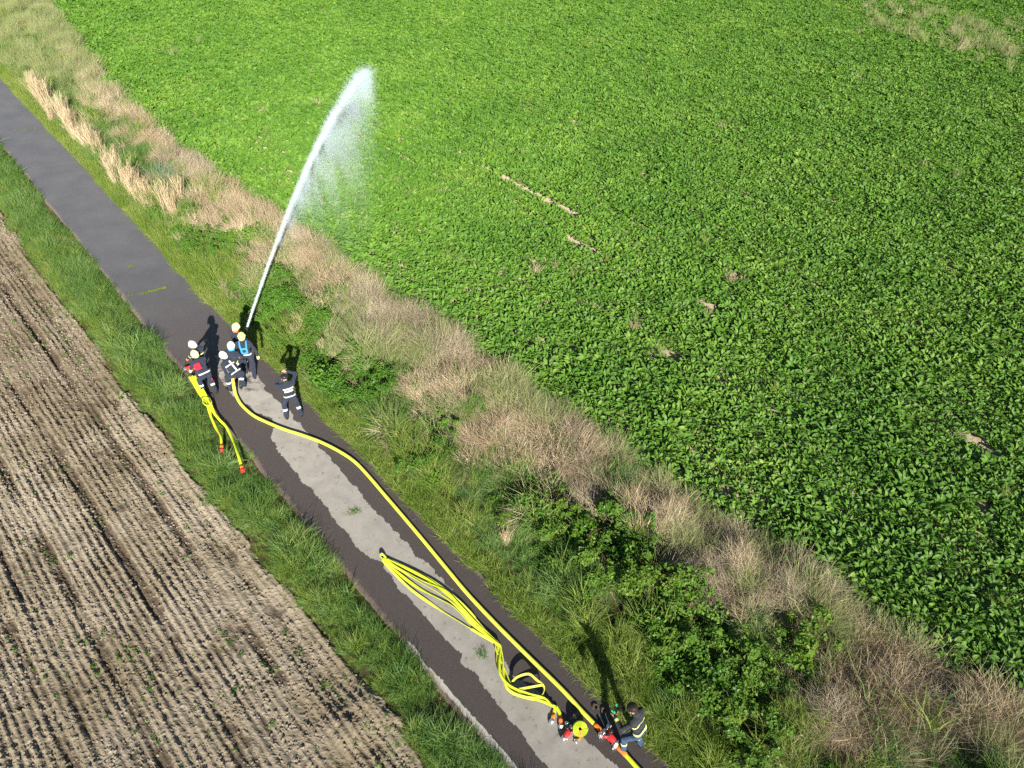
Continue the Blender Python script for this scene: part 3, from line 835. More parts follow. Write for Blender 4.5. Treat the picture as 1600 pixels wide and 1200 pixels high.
def coupling(c, ax, r_, parent, ring='coupling', mat='alu', lugs=True):
    """storz style coupling: stepped ring with two lugs"""
    ax = Vector(ax).normalized()
    mb = MB()
    mb.lathe([(r_ * 0.85, -0.06), (r_ * 0.95, -0.055), (r_ * 0.95, -0.02), (r_ * 1.30, -0.018), (r_ * 1.30, 0.018), (r_ * 1.12, 0.02), (r_ * 1.12, 0.05), (r_ * 0.8, 0.055)], c, ax, 16)
    x = ax.orthogonal().normalized()
    if lugs:
        for sg in (-1, 1):
            p = Vector(c) + x * (sg * r_ * 1.38)
            mb.box(p, (r_ * 0.35, r_ * 0.35, 0.03), ax.to_track_quat('Z', 'Y').to_matrix())
    return mb.build(ring, M[mat], parent, True)

HR = 0.046
groundpx = [(366, 607), (369, 618), (378, 633), (396, 649), (418, 660), (445, 671), (470, 679), (500, 690), (530, 705), (555, 722), (577, 745), (600, 772), (630, 807), (662, 845), (695, 885), (730, 927), (775, 975), (825, 1025), (878, 1077), (915, 1117), (941, 1143)]
gz = [0.30, 0.12, HR + 0.03] + [HR + 0.018] * (len(groundpx) - 3)
hp = [tuple(NB)] + [tuple(p) for p in HOSEUP] + [tuple(G(u, v, z)) for (u, v), z in zip(groundpx, gz)]
hpath = spline(hp, 0.07)
hose = empty('charged_hose', tuple(G(600, 772, 0)))
inv = hose.matrix_basis.inverted()
lp = [inv @ p for p in hpath]
mb = MB()
mb.tube(lp, [HR * (1 + 0.02 * math.sin(i * 0.9)) for i in range(len(lp))], 14)
mb.build('hose_body', M['hosepale'], hose, True)
mb = MB(); mb.tube([lp[-1], lp[-2], lp[-3], lp[-4]], HR * 1.07, 14); mb.build('end_sleeve', M['orange'], hose, True)
mb = MB(); mb.tube(lp[0:4], HR * 1.06, 14); mb.build('end_sleeve', M['orange'], hose, True)
coupling(lp[-1] + (lp[-1] - lp[-2]).normalized() * 0.05, lp[-1] - lp[-2], 0.07, hose)
tag(hose, 'long water-filled yellow hose curving along the road from the nozzle to the valve', 'hose')

h2p = [G(u, v, HR + 0.018) for u, v in ((964, 1166), (978, 1180), (996, 1200), (1020, 1226), (1050, 1262), (1085, 1310))]
ho2 = empty('supply_hose', (h2p[0][0], h2p[0][1], 0)); inv = ho2.matrix_basis.inverted()
lp2 = [inv @ p for p in spline(h2p, 0.08)]
mb = MB(); mb.tube(lp2, HR, 14); mb.build('hose_body', M['hose'], ho2, True)
mb = MB(); mb.tube(lp2[:4], HR * 1.07, 14); mb.build('end_sleeve', M['orange'], ho2, True)
coupling(lp2[0] - (lp2[1] - lp2[0]).normalized() * 0.04, lp2[1] - lp2[0], 0.07, ho2)
tag(ho2, 'short piece of yellow supply hose running out of the picture below the valve', 'hose')

# nozzle
nz = empty('branch_nozzle', tuple(NB)); inv = nz.matrix_basis.inverted(); DJ = Vector(DJET)
mb = MB(); mb.lathe([(0.058, 0.0), (0.058, 0.06), (0.046, 0.09), (0.040, 0.26), (0.036, 0.40)], (0, 0, 0), DJ, 14); mb.build('barrel', M['black'], nz, True)
mb = MB(); mb.lathe([(0.040, 0.36), (0.052, 0.38), (0.054, 0.47), (0.040, 0.49)], (0, 0, 0), DJ, 14); mb.build('nozzle_head', M['black'], nz, True)
coupling(DJ * 0.02, DJ, 0.066, nz)
sx_ = DJ.cross(Vector((0, 0, 1))).normalized()
for sg in (-1, 1):
    mb = MB(); mb.tube([DJ * 0.16, DJ * 0.16 + sx_ * (sg * 0.10), DJ * 0.13 + sx_ * (sg * 0.17) + Vector((0, 0, 0.03))], [0.016, 0.017, 0.015], 8); mb.build('handle', M['black'], nz, True)
mb = MB(); mb.tube([DJ * 0.12 - sx_ * 0.05, DJ * 0.10 - sx_ * 0.05 + Vector((0, 0, 0.11)), DJ * 0.10 + sx_ * 0.05 + Vector((0, 0, 0.11)), DJ * 0.12 + sx_ * 0.05], 0.011, 8); mb.build('shut_off_lever', M['red'], nz, True)
tag(nz, 'black hose nozzle with side handles at the foot of the water jet', 'nozzle')

# red distributor valve on the charged line
def divider(px, az, label, black=True, sc=1.0):
    g = G(*px, 0.0)
    r0 = empty('hose_divider', (g[0], g[1], 0.012), -R(az))
    mb = MB(); mb.lathe([(0.06, -0.17), (0.075, -0.15), (0.085, -0.05), (0.10, 0.0), (0.085, 0.05), (0.075, 0.13), (0.06, 0.15)], (0, 0, 0.115), (0, 1, 0), 16)
    mb.tube([(0, 0.02, 0.115), (-0.10, 0.12, 0.115), (-0.14, 0.18, 0.115)], [0.06, 0.052, 0.048], 12)
    mb.tube([(0, 0.02, 0.115), (0.10, 0.12, 0.115), (0.14, 0.18, 0.115)], [0.06, 0.052, 0.048], 12)
    mb.build('valve_body', M['red'], r0, True)
    coupling((0, -0.20, 0.115), (0, 1, 0), 0.066, r0)
    coupling((0, 0.19, 0.115), (0, 1, 0), 0.060, r0)
    for sg in (-1, 1):
        coupling((sg * 0.16, 0.21, 0.115), (sg * 0.55, 0.8, 0), 0.052, r0)
        mb = MB(); mb.lathe([(0.012, 0.05), (0.012, 0.12), (0.055, 0.125), (0.058, 0.14), (0.055, 0.155), (0.012, 0.16)], (sg * 0.07, 0.07, 0.115), (0, 0, 1), 14); mb.build('hand_wheel', M['black'], r0, True)
    for sg in (-1, 1):
        for q in (-1, 1):
            mb = MB(); mb.tube([(sg * 0.04, q * 0.10, 0.07), (sg * 0.09, q * 0.13, 0.006)], 0.011, 6); mb.build('foot', M['alu'], r0)
    r0.scale = (sc, sc, sc)
    return tag(r0, label, 'valve')
divider((953, 1155), -43, 'red hose valve with silver couplings joining the charged hose by the man in charcoal', sc=0.82)
divider((886, 1148), 35, 'small red valve lying on the dry asphalt beside the rolled hose', sc=0.72)
divider((299, 578), 60, 'dark divider with pale couplings on the verge at the head of the left hose bundle', sc=0.8)

# two long operating bars lying behind the valve
for i, (p, q, lab) in enumerate((((946, 1138), (931, 1106), 'thin metal coupling wrench lying on the road, left of a pair by the valve'), ((952, 1134), (945, 1113), 'thin metal coupling wrench lying on the road, right of a pair by the valve'))):
    a, b = G(*p, 0.03), G(*q, 0.03)
    wr = empty('coupling_wrench', tuple(a)); d = Vector(b - a)
    mb = MB(); mb.tube([(0, 0, 0), tuple(d * 0.5), tuple(d * 0.9)], 0.012, 8); mb.build('shaft', M['alu'], wr, True)
    mb = MB(); x = d.cross(Vector((0, 0, 1))).normalized()
    dd = d.normalized()
    mb.tube([tuple(d * 0.9 + (dd * (0.06 - 0.06 * math.cos(w)) + x * (0.06 * math.sin(w)))) for w in np.linspace(-math.pi * 0.0, math.pi * 1.6, 12)], 0.014, 8); mb.build('hook', M['stem'], wr, True)
    tag(wr, lab, 'tool')

# folded flat hose on the dry patch: each run is a strand of the same hose
FW, FT = 0.036, 0.011
def strand(parent, pts, name='hose_run', w=FW, th=FT, edge=0.0, mat='hose'):
    inv = parent.matrix_basis.inverted()
    sp = [inv @ p for p in spline(pts, 0.05)]
    n = len(sp); ups = []
    for i in range(n):
        t = (sp[min(i + 1, n - 1)] - sp[max(i - 1, 0)]).normalized()
        sd = t.cross(Vector((0, 0, 1)))
        if sd.length < 1e-3: sd = Vector((1, 0, 0))
        sd.normalize()
        e = edge if not callable(edge) else edge(i / max(n - 1, 1))
        ups.append(tuple(Vector((0, 0, 1)) * math.cos(e) + sd * math.sin(e)))
    mb = MB(); mb.tube(sp, w, 10, rz=th, up=ups)
    mb.build(name, M[mat], parent, True)
    return sp
fb = empty('folded_hose', tuple(G(700, 950, 0)))
def gp(L, z): return [G(u, v, (z[i] if hasattr(z, '__len__') else z)) for i, (u, v) in enumerate(L)]
tail = [(778, 1010), (781, 1030), (786, 1052), (798, 1074), (822, 1087), (848, 1092), (866, 1102)]
runs = [
    [(597, 873), (607, 886), (641, 920), (681, 948), (718, 971), (748, 990), (770, 1003)],
    [(598, 872), (612, 887), (650, 916), (688, 936), (712, 950), (738, 976), (766, 998)],
    [(599, 871), (616, 884), (655, 908), (692, 930), (718, 951), (742, 976), (770, 1000)],
    [(601, 871), (622, 886), (656, 905), (694, 922), (716, 944), (744, 974), (771, 999)],
    [(603, 872), (634, 886), (671, 905), (706, 930), (731, 953), (756, 982), (774, 1001)],
    [(604, 872), (636, 888), (672, 908), (704, 932), (728, 955), (753, 985), (773, 1003)],
]
for i, r_ in enumerate(runs):
    off = (i - 2.5) * 2.1
    tl = [(u + 4.2 * math.sin(1.3 * k + i * 1.7), v + 3.2 * math.sin(1.1 * k + i * 2.4 + 1)) for k, (u, v) in enumerate(tail)]
    if i in (1, 4): tl = tl[:-1]
    full = r_ + tl
    zz = [0.03 + 0.010 * i + (0.05 * math.sin(math.pi * min(k, 6) / 6) if i in (2, 3) else 0.0) + (0.012 * i if k > 5 else 0) for k in range(len(full))]
    strand(fb, gp(full, zz), edge=(lambda t, i=i: 0.9 * math.sin(3 * t * math.pi + i * 1.1) if t < 0.52 else 1.15 + 0.35 * math.sin(9 * t + i * 2.3)), mat='hose' if i % 2 else 'hosepale')
strand(fb, gp([(597, 873), (594, 868), (598, 866), (603, 872)], [0.05, 0.09, 0.11, 0.08]), 'hose_fold', edge=1.3)
# raised kinked loop near the end
strand(fb, gp([(800, 1066), (808, 1058), (826, 1053), (838, 1062), (850, 1073), (847, 1086), (840, 1090)], [0.06, 0.20, 0.28, 0.25, 0.20, 0.12, 0.06]), 'hose_loop', edge=1.2, mat='hosepale')
strand(fb, gp([(804, 1078), (816, 1076), (832, 1073), (849, 1070)], [0.08, 0.16, 0.20, 0.22]), 'hose_loop', edge=1.25, mat='hosepale')
for (u, v, u2, v2) in ((866, 1112, 863, 1123), (875, 1116, 876, 1130)):
    strand(fb, gp([(868, 1102), (u, v), (u2, v2)], [0.06, 0.05, 0.05]), 'hose_end', mat='hose')
    a, b = Vector(G(u, v, 0.05)), Vector(G(u2, v2, 0.05)); inv = fb.matrix_basis.inverted()
    mb = MB(); mb.tube([inv @ (a + (b - a) * 0.25), inv @ b], 0.040, 10, rz=[0.022, 0.036]); mb.build('end_sleeve', M['orange'], fb, True)
    coupling(inv @ (b + (b - a).normalized() * 0.06), b - a, 0.042, fb)
tag(fb, 'empty yellow hose folded in long loose loops on the dry asphalt', 'hose')

# rolled hose leaning on the small valve
g = G(905, 1143, 0.0)
rl = empty('rolled_hose', (g[0], g[1], 0.012), R(10))
tilt = Matrix.Rotation(R(42), 3, 'X')
def rp(x, y, z): return Vector((0, 0, 0.155)) + tilt @ Vector((x, y, z))
prev = None
for ring in range(6):
    r_ = 0.035 + ring * 0.0215
    mb = MB()
    pts = [rp((r_ + 0.0215 * q / 28) * math.cos(2 * math.pi * q / 28), (r_ + 0.0215 * q / 28) * math.sin(2 * math.pi * q / 28), 0) for q in range(29)]
    ax = tuple(tilt @ Vector((0, 0, 1)))
    mb.tube(pts, 0.0095, 10, rz=0.040, up=ax)
    mb.build('hose_turn', M['hose'], rl, True)
mb = MB(); mb.tube([rp(0.0, -0.165, 0.0), rp(-0.03, -0.20, 0.01), rp(-0.075, -0.235, 0.01)], [0.014, 0.02, 0.034], 10, rz=[0.04, 0.04, 0.034]); mb.build('end_sleeve', M['orange'], rl, True)
mb = MB(); mb.box(rp(0, -0.075, 0.045), (0.03, 0.10, 0.012), tilt); mb.build('strap', M['orange'], rl)
coupling(rp(-0.11, -0.25, 0.01), rp(-0.11, -0.25, 0.01) - rp(-0.05, -0.22, 0.01), 0.042, rl)
tag(rl, 'rolled up yellow hose with orange end leaning beside the small red valve', 'hose')

# hose bundle at the left verge, two tails running into the grass
lb = empty('hose_bundle', tuple(G(325, 640, 0)))
for i, (o1, o2) in enumerate(((0, 0), (4, -1), (8, -1), (11, 1))):
    L = [(296 + o1, 588 + o2), (305 + o1 * 0.9, 604 + o2), (316 + o1 * 0.8, 622 + o2), (324 + o1 * 0.6, 634)]
    L += [(329, 650), (337, 668), (344, 680), (346, 690), (346, 699)] if i in (0, 2) else [(335, 646), (343, 656), (354, 668), (365, 691), (373, 714), (378, 731)]
    if i in (2, 3): L = L[:5]
    z_ = [0.18 + 0.02 * i] * 2 + [0.14 + 0.02 * i] * 2 + ([0.20, 0.27, 0.30, 0.30, 0.28] if i in (0, 2) else [0.16, 0.12, 0.12, 0.22, 0.29, 0.29])[:len(L) - 4]
    sp = strand(lb, gp(L, z_), edge=(lambda t, i=i: 0.7 * math.sin(4 * t * math.pi + i)))
    if i < 2:
        d = (sp[-1] - sp[-3]).normalized()
        mb = MB(); mb.tube([sp[-3], sp[-1] + d * 0.03], 0.042, 10, rz=[0.03, 0.04]); mb.build('end_sleeve', M['orange'], lb, True)
        coupling(sp[-1] + d * 0.09, d, 0.042, lb, mat='red')
strand(lb, gp([(316, 628), (321, 633), (328, 633), (331, 628), (326, 622), (318, 622), (316, 628)], [0.16, 0.20, 0.22, 0.22, 0.24, 0.22, 0.16]), 'tie_strap', w=0.02, th=0.006, edge=1.2, mat='hosepale')
tag(lb, 'bundle of flat yellow hoses at the left verge with two tails in the grass', 'hose')

# red hand nozzle held by the leaning firefighter, phone of the onlooker, radio of the valve man
hw = wpt(a2, a2['hands']['r'])
a_, b_ = Vector(G(327, 584, 0.75)), Vector(G(333, 597, 0.30))
rn = empty('hand_nozzle', tuple(b_)); d = (a_ - b_)
mb = MB(); mb.lathe([(0.030, 0.0), (0.042, 0.02), (0.040, 0.10), (0.026, 0.14), (0.026, d.length * 0.8), (0.04, d.length * 0.82), (0.04, d.length)], (0, 0, 0), d, 14); mb.build('barrel', M['red'], rn, True)
mb = MB(); mb.lathe([(0.044, -0.02), (0.046, 0.0), (0.044, 0.03)], (0, 0, 0), d, 14); mb.build('nozzle_tip', M['orange'], rn, True)
tag(rn, 'red hand nozzle hanging at the leg of the leaning firefighter on the left', 'nozzle')
hp1 = (wpt(b1, b1['hands']['l']) + wpt(b1, b1['hands']['r'])) / 2
ph = empty('phone', tuple(hp1), -R(-32))
mb = MB(); mb.box((0, 0.07, 0.03), (0.15, 0.010, 0.075)); mb.build('case', M['black'], ph)
mb = MB(); mb.box((0, 0.0635, 0.03), (0.14, 0.002, 0.066)); mb.build('screen', M['eye'], ph)
tag(ph, 'black phone held up by the man in the dark cap', 'phone')
hc = (wpt(c1, c1['hands']['l']) + wpt(c1, c1['hands']['r'])) / 2
rd = empty('radio', tuple(hc), -R(-52))
mb = MB(); mb.box((0, 0.06, 0.0), (0.20, 0.10, 0.08)); mb.build('case', M['black'], rd)
mb = MB(); mb.tube([(-0.07, 0.06, 0.04), (-0.075, 0.08, 0.20)], 0.009, 8); mb.build('antenna', M['black'], rd)
for sx in (-1, 1):
    mb = MB(); mb.box((sx * 0.075, 0.06, 0.043), (0.04, 0.085, 0.012)); mb.build('strap', M['green'], rd)
tag(rd, 'black control box with green straps in the hands of the man in charcoal', 'radio')

# ================================================================== WATER JET
t = NT('white_water')
fade = t.attr('fade'); n1 = t.noise(14, 4, 0.7)
p = t.bsdf((0.70, 0.82, 0.88), 0.25, 0.5)
tr = t.node('ShaderNodeBsdfTransparent'); mx = t.node('ShaderNodeMixShader')
t.l(t.ramp(t.math('ADD', fade, t.math('MULTIPLY', t.math('SUBTRACT', n1, 0.5), 1.0)), [(0.40, (0, 0, 0)), (0.65, (1, 1, 1))]), mx.inputs[0])
t.l(p.outputs[0], mx.inputs[1]); t.l(tr.outputs[0], mx.inputs[2])
M['jet'] = t.done(mx)
t = NT('water_droplet')
d_ = t.node('ShaderNodeBsdfDiffuse'); d_.inputs['Color'].default_value = (0.72, 0.84, 0.90, 1)
tl = t.node('ShaderNodeBsdfTranslucent'); tl.inputs['Color'].default_value = (0.70, 0.84, 0.90, 1)
tp_ = t.node('ShaderNodeBsdfTransparent')
m1 = t.node('ShaderNodeMixShader'); m1.inputs[0].default_value = 0.3; t.l(d_.outputs[0], m1.inputs[1]); t.l(tl.outputs[0], m1.inputs[2])
m2 = t.node('ShaderNodeMixShader'); m2.inputs[0].default_value = 0.5; t.l(m1.outputs[0], m2.inputs[1]); t.l(tp_.outputs[0], m2.inputs[2])
M['drop'] = t.done(m2)
def traj(T, n):
    vel = np.array(DJET) * JV; p = np.array(NZ, float); out = [p.copy()]; dt = T / n
    for i in range(n):
        vel = vel + dt * (np.array([0, 0, -9.81]) - JK * np.linalg.norm(vel) * vel); p = p + vel * dt; out.append(p.copy())
    return np.array(out)
TJ = 0.83
tr_ = traj(TJ, 240)
jt = empty('water_jet', tuple(NZ)); inv = np.array(NZ)
mb = MB(); rng = np.random.default_rng(3)
K = 90
rad = [0.018 + 0.016 * (i / K) ** 1.1 + 0.008 * (i / K) * rng.normal() for i in range(K)]
cpt = tr_[:K] - inv + rng.normal(0, 1, (K, 3)) * (0.010 * np.arange(K)[:, None] / K)
n = 10
mb.tube([tuple(p) for p in cpt], [max(0.015, r_) for r_ in rad], n)
me = mb.mesh('jet_core', M['jet'], True)
fa = np.repeat(np.clip((np.arange(K) / K - 0.05) / 0.75, 0, 1) * 1.0, n)
at = me.attributes.new('fade', 'FLOAT', 'POINT'); at.data.foreach_set('value', fa.astype(np.float32))
link('jet_core', me, jt)
def gn_points(name, pts, rad, mat, parent=None):
    me = bpy.data.meshes.new(name)
    me.vertices.add(len(pts)); me.vertices.foreach_set('co', np.asarray(pts, np.float32).ravel())
    at = me.attributes.new('rad', 'FLOAT', 'POINT'); at.data.foreach_set('value', np.asarray(rad, np.float32))
    me.materials.append(mat)
    o = link(name, me, parent)
    ng = bpy.data.node_groups.new(name, 'GeometryNodeTree')
    ng.interface.new_socket('Geometry', in_out='INPUT', socket_type='NodeSocketGeometry')
    ng.interface.new_socket('Geometry', in_out='OUTPUT', socket_type='NodeSocketGeometry')
    gi = ng.nodes.new('NodeGroupInput'); go = ng.nodes.new('NodeGroupOutput')
    mp = ng.nodes.new('GeometryNodeMeshToPoints'); na = ng.nodes.new('GeometryNodeInputNamedAttribute'); na.data_type = 'FLOAT'; na.inputs['Name'].default_value = 'rad'
    sm = ng.nodes.new('GeometryNodeSetMaterial'); sm.inputs['Material'].default_value = mat
    ng.links.new(gi.outputs[0], mp.inputs['Mesh']); ng.links.new(na.outputs[0], mp.inputs['Radius'])
    ng.links.new(mp.outputs[0], sm.inputs[0]); ng.links.new(sm.outputs[0], go.inputs[0])
    md = o.modifiers.new('points', 'NODES'); md.node_group = ng
    return o
def along(f):
    q = np.clip(f, 0, 1) * 239.0; i = q.astype(int)
    return tr_[i] + (tr_[i + 1] - tr_[i]) * (q - i)[:, None]
# dense stream
nA = 120000
f = rng.random(nA) ** 0.85
pA = along(f)
rope = np.stack([fbm(f * 30 + 3, f * 0 + rng.integers(0, 6, nA) * 3.7, 97 + j, 3) - 0.5 for j in range(3)], 1) * (0.30 * f ** 1.7)[:, None]
spread = 0.010 + 0.034 * f + 0.045 * f ** 3
pA = pA + rope + rng.normal(0, 1, (nA, 3)) * spread[:, None] * np.where(rng.random(nA) < 0.65, 0.6, 1.9)[:, None]
gap = fbm(f * 80, pA[:, 0] * 3.0, 91, 3)
keep = (gap > (0.20 + 0.24 * f) * (f > 0.15)) & (rng.random(nA) > 0.55 * np.clip((f - 0.86) / 0.14, 0, 1))
pA = pA[keep]; rA = rng.uniform(0.004, 0.0085, len(pA)) * (0.85 + 0.25 * f[keep])
# veil of spray trailing under the stream
nB = 260000
f = 0.20 + 0.80 * rng.random(nB) ** 0.70
pB = along(f)
dmax = 3.6 * np.clip((f - 0.15) / 0.5, 0, 1) ** 1.2 * (1 - 0.74 * np.clip((f - 0.60) / 0.40, 0, 1))
drop = 0.34 * dmax * rng.exponential(1.0, nB)
low = drop > pB[:, 2] - 0.35
pB = pB + rng.normal(0, 1, (nB, 3)) * (0.03 + 0.12 * f ** 2)[:, None]
pB[:, 2] -= drop
pB[:, 0] += drop * 0.16
wis = fbm(f * 20 + drop * 0.25, drop * 0.6, 95, 4)
keep = (wis > 0.22 + 0.34 * rng.random(nB)) & ~low
pB = pB[keep]; rB = rng.uniform(0.0024, 0.0052, len(pB))
# feathered strands at the front
nC = 9000
k_ = rng.integers(0, 9, nC); dirs = rng.normal(0, 1, (9, 3)) * np.array([0.10, 0.10, 0.07]); L_ = rng.uniform(0.3, 1.1, 9)
q_ = rng.random(nC)
tipd = tr_[239] - tr_[225]; tipd = tipd / np.linalg.norm(tipd)
pC = along(np.full(nC, 0.93)) + (q_ * L_[k_])[:, None] * (tipd + dirs[k_]) + dirs[k_] * 1.2 + rng.normal(0, 1, (nC, 3)) * 0.05
rC = rng.uniform(0.003, 0.006, nC) * (1.1 - 0.5 * q_)
sp_ = gn_points('spray', np.concatenate([pA, pB, pC]) - inv, np.concatenate([rA, rB, rC]), M['drop'], jt)
tag(sp_, kind='stuff')
tag(jt, 'white water jet arching from the nozzle over the crop, with falling spray', 'water jet')

# ================================================================== VEGETATION
def blades(rng, n, h, hv, rad, w, lean, bend, az0=None, azs=math.pi, seg=3, tip=0.12, cv=None):
    """n curved grass blades as quads; returns verts, faces, cv"""
    az = rng.uniform(-math.pi, math.pi, n) if az0 is None else az0 + rng.normal(0, azs, n)
    r0 = rad * np.sqrt(rng.random(n)); pa = rng.uniform(0, 2 * math.pi, n)
    L = h * rng.uniform(1 - hv, 1 + hv, n)
    l0 = np.abs(rng.normal(lean, lean * 0.45 + 0.03, n)); bd = bend * rng.uniform(0.3, 1.4, n)
    tw = rng.uniform(-0.9, 0.9, n)
    p = np.stack([r0 * np.cos(pa), r0 * np.sin(pa), np.zeros(n) - 0.02], 1)
    sd = np.stack([-np.sin(az + tw), np.cos(az + tw), np.zeros(n)], 1)
    V = []
    for k in range(seg + 1):
        f = k / seg
        ww = w * (1 - (1 - tip) * f ** 1.3) * 0.5
        V.append(p - sd * ww); V.append(p + sd * ww)
        th = l0 + bd * (f + 0.5 / seg)
        p = p + (L / seg)[:, None] * np.stack([np.sin(th) * np.cos(az), np.sin(th) * np.sin(az), np.cos(th)], 1)
    V = np.stack(V, 1)                                   # n, 2(seg+1), 3
    m = 2 * (seg + 1)
    F = []
    for k in range(seg):
        F.append([2 * k, 2 * k + 1, 2 * k + 3, 2 * k + 2])
    F = (np.arange(n)[:, None, None] * m + np.array(F)[None]).reshape(-1, 4)
    c = np.repeat(rng.random(n) if cv is None else np.clip(rng.normal(cv, 0.2, n), 0, 1), m)
    return V.reshape(-1, 3), F, c
def leaves(rng, P_, Nrm, size, asp=0.6, fold=0.25, cv=None):
    """folded diamond leaves at points P_ facing Nrm"""
    n = len(P_)
    Nrm = Nrm / np.maximum(np.linalg.norm(Nrm, axis=1, keepdims=True), 1e-6)
    a = rng.normal(0, 1, (n, 3)); T = a - Nrm * np.sum(a * Nrm, 1, keepdims=True); T /= np.maximum(np.linalg.norm(T, axis=1, keepdims=True), 1e-6)
    B = np.cross(Nrm, T)
    s = (size * rng.uniform(0.6, 1.3, n))[:, None]
    base = P_ - T * s * 0.5; tipv = P_ + T * s * 0.5 - Nrm * s * 0.12
    mid = P_ - T * s * 0.05 - Nrm * s * 0.02
    l = mid + B * s * asp * 0.5 + Nrm * s * fold * 0.5; r = mid - B * s * asp * 0.5 + Nrm * s * fold * 0.5
    V = np.stack([base, l, tipv, r], 1).reshape(-1, 3)
    F = np.arange(n)[:, None] * 4 + np.array([[0, 1, 2, 3]])
    # two triangles each so that the fold is real
    F = np.concatenate([np.arange(n)[:, None] * 4 + np.array([[0, 2, 1]]), np.arange(n)[:, None] * 4 + np.array([[0, 3, 2]])])
    c = np.repeat(rng.random(n) if cv is None else cv, 4)
    return V, F, c
def cat(parts):
    V, F, C = [], [], []; o = 0
    for v, f, c in parts:
        V.append(v); F.append(f + o); C.append(c); o += len(v)
    return np.concatenate(V), np.concatenate(F), np.concatenate(C)
TPL = {}
def template(kind, meshes):
    """objects in a collection of their own, not in the scene, that scatter() instances"""
    c = bpy.data.collections.new('templates_' + kind)
    for i, me in enumerate(meshes):
        o = bpy.data.objects.new('%s_%02d' % (kind, i), me); c.objects.link(o)
    TPL[kind] = (c, len(meshes))
def scatter(name, kind, P_, rot, scl, label):
    c, nt = TPL[kind]
    n = len(P_)
    me = bpy.data.meshes.new(name)
    me.vertices.add(n); me.vertices.foreach_set('co', np.asarray(P_, np.float32).ravel())
    for nm, ty, ar in (('rot', 'FLOAT_VECTOR', rot), ('scl', 'FLOAT_VECTOR', scl)):
        a = me.attributes.new(nm, ty, 'POINT'); a.data.foreach_set('vector', np.asarray(ar, np.float32).ravel())
    a = me.attributes.new('idx', 'INT', 'POINT'); a.data.foreach_set('value', RNG.integers(0, nt, n).astype(np.int32))
    o = link(name, me)
    ng = bpy.data.node_groups.new(name, 'GeometryNodeTree')
    ng.interface.new_socket('Geometry', in_out='INPUT', socket_type='NodeSocketGeometry')
    ng.interface.new_socket('Geometry', in_out='OUTPUT', socket_type='NodeSocketGeometry')
    N = ng.nodes.new; Lk = ng.links.new
    gi = N('NodeGroupInput'); go = N('NodeGroupOutput'); ip = N('GeometryNodeInstanceOnPoints'); ci = N('GeometryNodeCollectionInfo')
    ci.inputs['Collection'].default_value = c; ci.inputs['Separate Children'].default_value = True; ci.inputs['Reset Children'].default_value = True
    def na(nm, ty):
        a = N('GeometryNodeInputNamedAttribute'); a.data_type = ty; a.inputs['Name'].default_value = nm; return a.outputs[0]
    er = N('FunctionNodeEulerToRotation')
    Lk(na('rot', 'FLOAT_VECTOR'), er.inputs[0])
    Lk(gi.outputs[0], ip.inputs['Points']); Lk(ci.outputs[0], ip.inputs['Instance']); ip.inputs['Pick Instance'].default_value = True
    Lk(na('idx', 'INT'), ip.inputs['Instance Index']); Lk(er.outputs[0], ip.inputs['Rotation']); Lk(na('scl', 'FLOAT_VECTOR'), ip.inputs['Scale'])
    Lk(ip.outputs[0], go.inputs[0])
    md = o.modifiers.new('scatter', 'NODES'); md.node_group = ng
    tag(o, label, None, None, 'stuff')
    return o
def inview(x, y, z=0.2, m=260, mv=150):
    u, v = PROJ(np.stack([x, y, np.zeros_like(x) + z], -1))
    d = np.stack([x, y, np.zeros_like(x) - H], -1) @ _fw
    return (u > -m) & (u < 1600 + m) & (v > -mv) & (v < 1200 + mv) & (d > 1), u, v
def rots(n, tilt=0.12, az=None, azs=0.5):
    rz = RNG.uniform(-math.pi, math.pi, n) if az is None else az + RNG.normal(0, azs, n)
    return np.stack([RNG.normal(0, tilt, n), RNG.normal(0, tilt, n), rz], 1)
def s3(a): return np.stack([a, a, a], 1)

# ---- templates
rg = np.random.default_rng(11)
def mk(kind, mat, parts_list):
    ms = []
    for parts in parts_list:
        V, F, C = cat(parts)
        ms.append(npmesh(kind, V, F, M[mat], dict(cv=C)))
    template(kind, ms)
mk('yg', 'grass_yellow', [[blades(rg, 44, 0.26, 0.45, 0.15, 0.014, 0.45, 0.9)] for _ in range(4)])
mk('grass', 'grass', [[blades(rg, 44, 0.42, 0.45, 0.13, 0.017, 0.42, 1.0), blades(rg, 12, 0.24, 0.4, 0.14, 0.020, 0.7, 0.8)] for _ in range(5)])
mk('tall', 'grass_yellow', [[blades(rg, 40, 0.58, 0.35, 0.12, 0.014, 0.28, 0.85, seg=4), blades(rg, 16, 0.3, 0.4, 0.16, 0.013, 0.5, 0.8, seg=4)] for _ in range(4)])
mk('tan', 'tan', [[blades(rg, 60, 0.55, 0.4, 0.16, 0.010, 1.05, 0.5, 0.0, 0.40), blades(rg, 14, 0.45, 0.4, 0.16, 0.009, 0.4, 0.8)] for _ in range(5)])
mk('grey', 'grey', [[blades(rg, 46, 0.55, 0.45, 0.16, 0.008, 0.45, 0.5), blades(rg, 40, 0.30, 0.4, 0.24, 0.008, 0.9, 0.5)] for _ in range(4)])
mk('sage', 'sage', [[blades(rg, 50, 0.58, 0.35, 0.16, 0.011, 0.28, 0.8, seg=4)] for _ in range(4)])
def straw_parts(n=60):
    v = blades(rg, n, 0.95, 0.22, 0.16, 0.010, 0.13, 0.22, seg=4, tip=0.9)
    w = blades(rg, 22, 0.55, 0.3, 0.18, 0.012, 0.4, 0.9, seg=4)
    return [v, w]
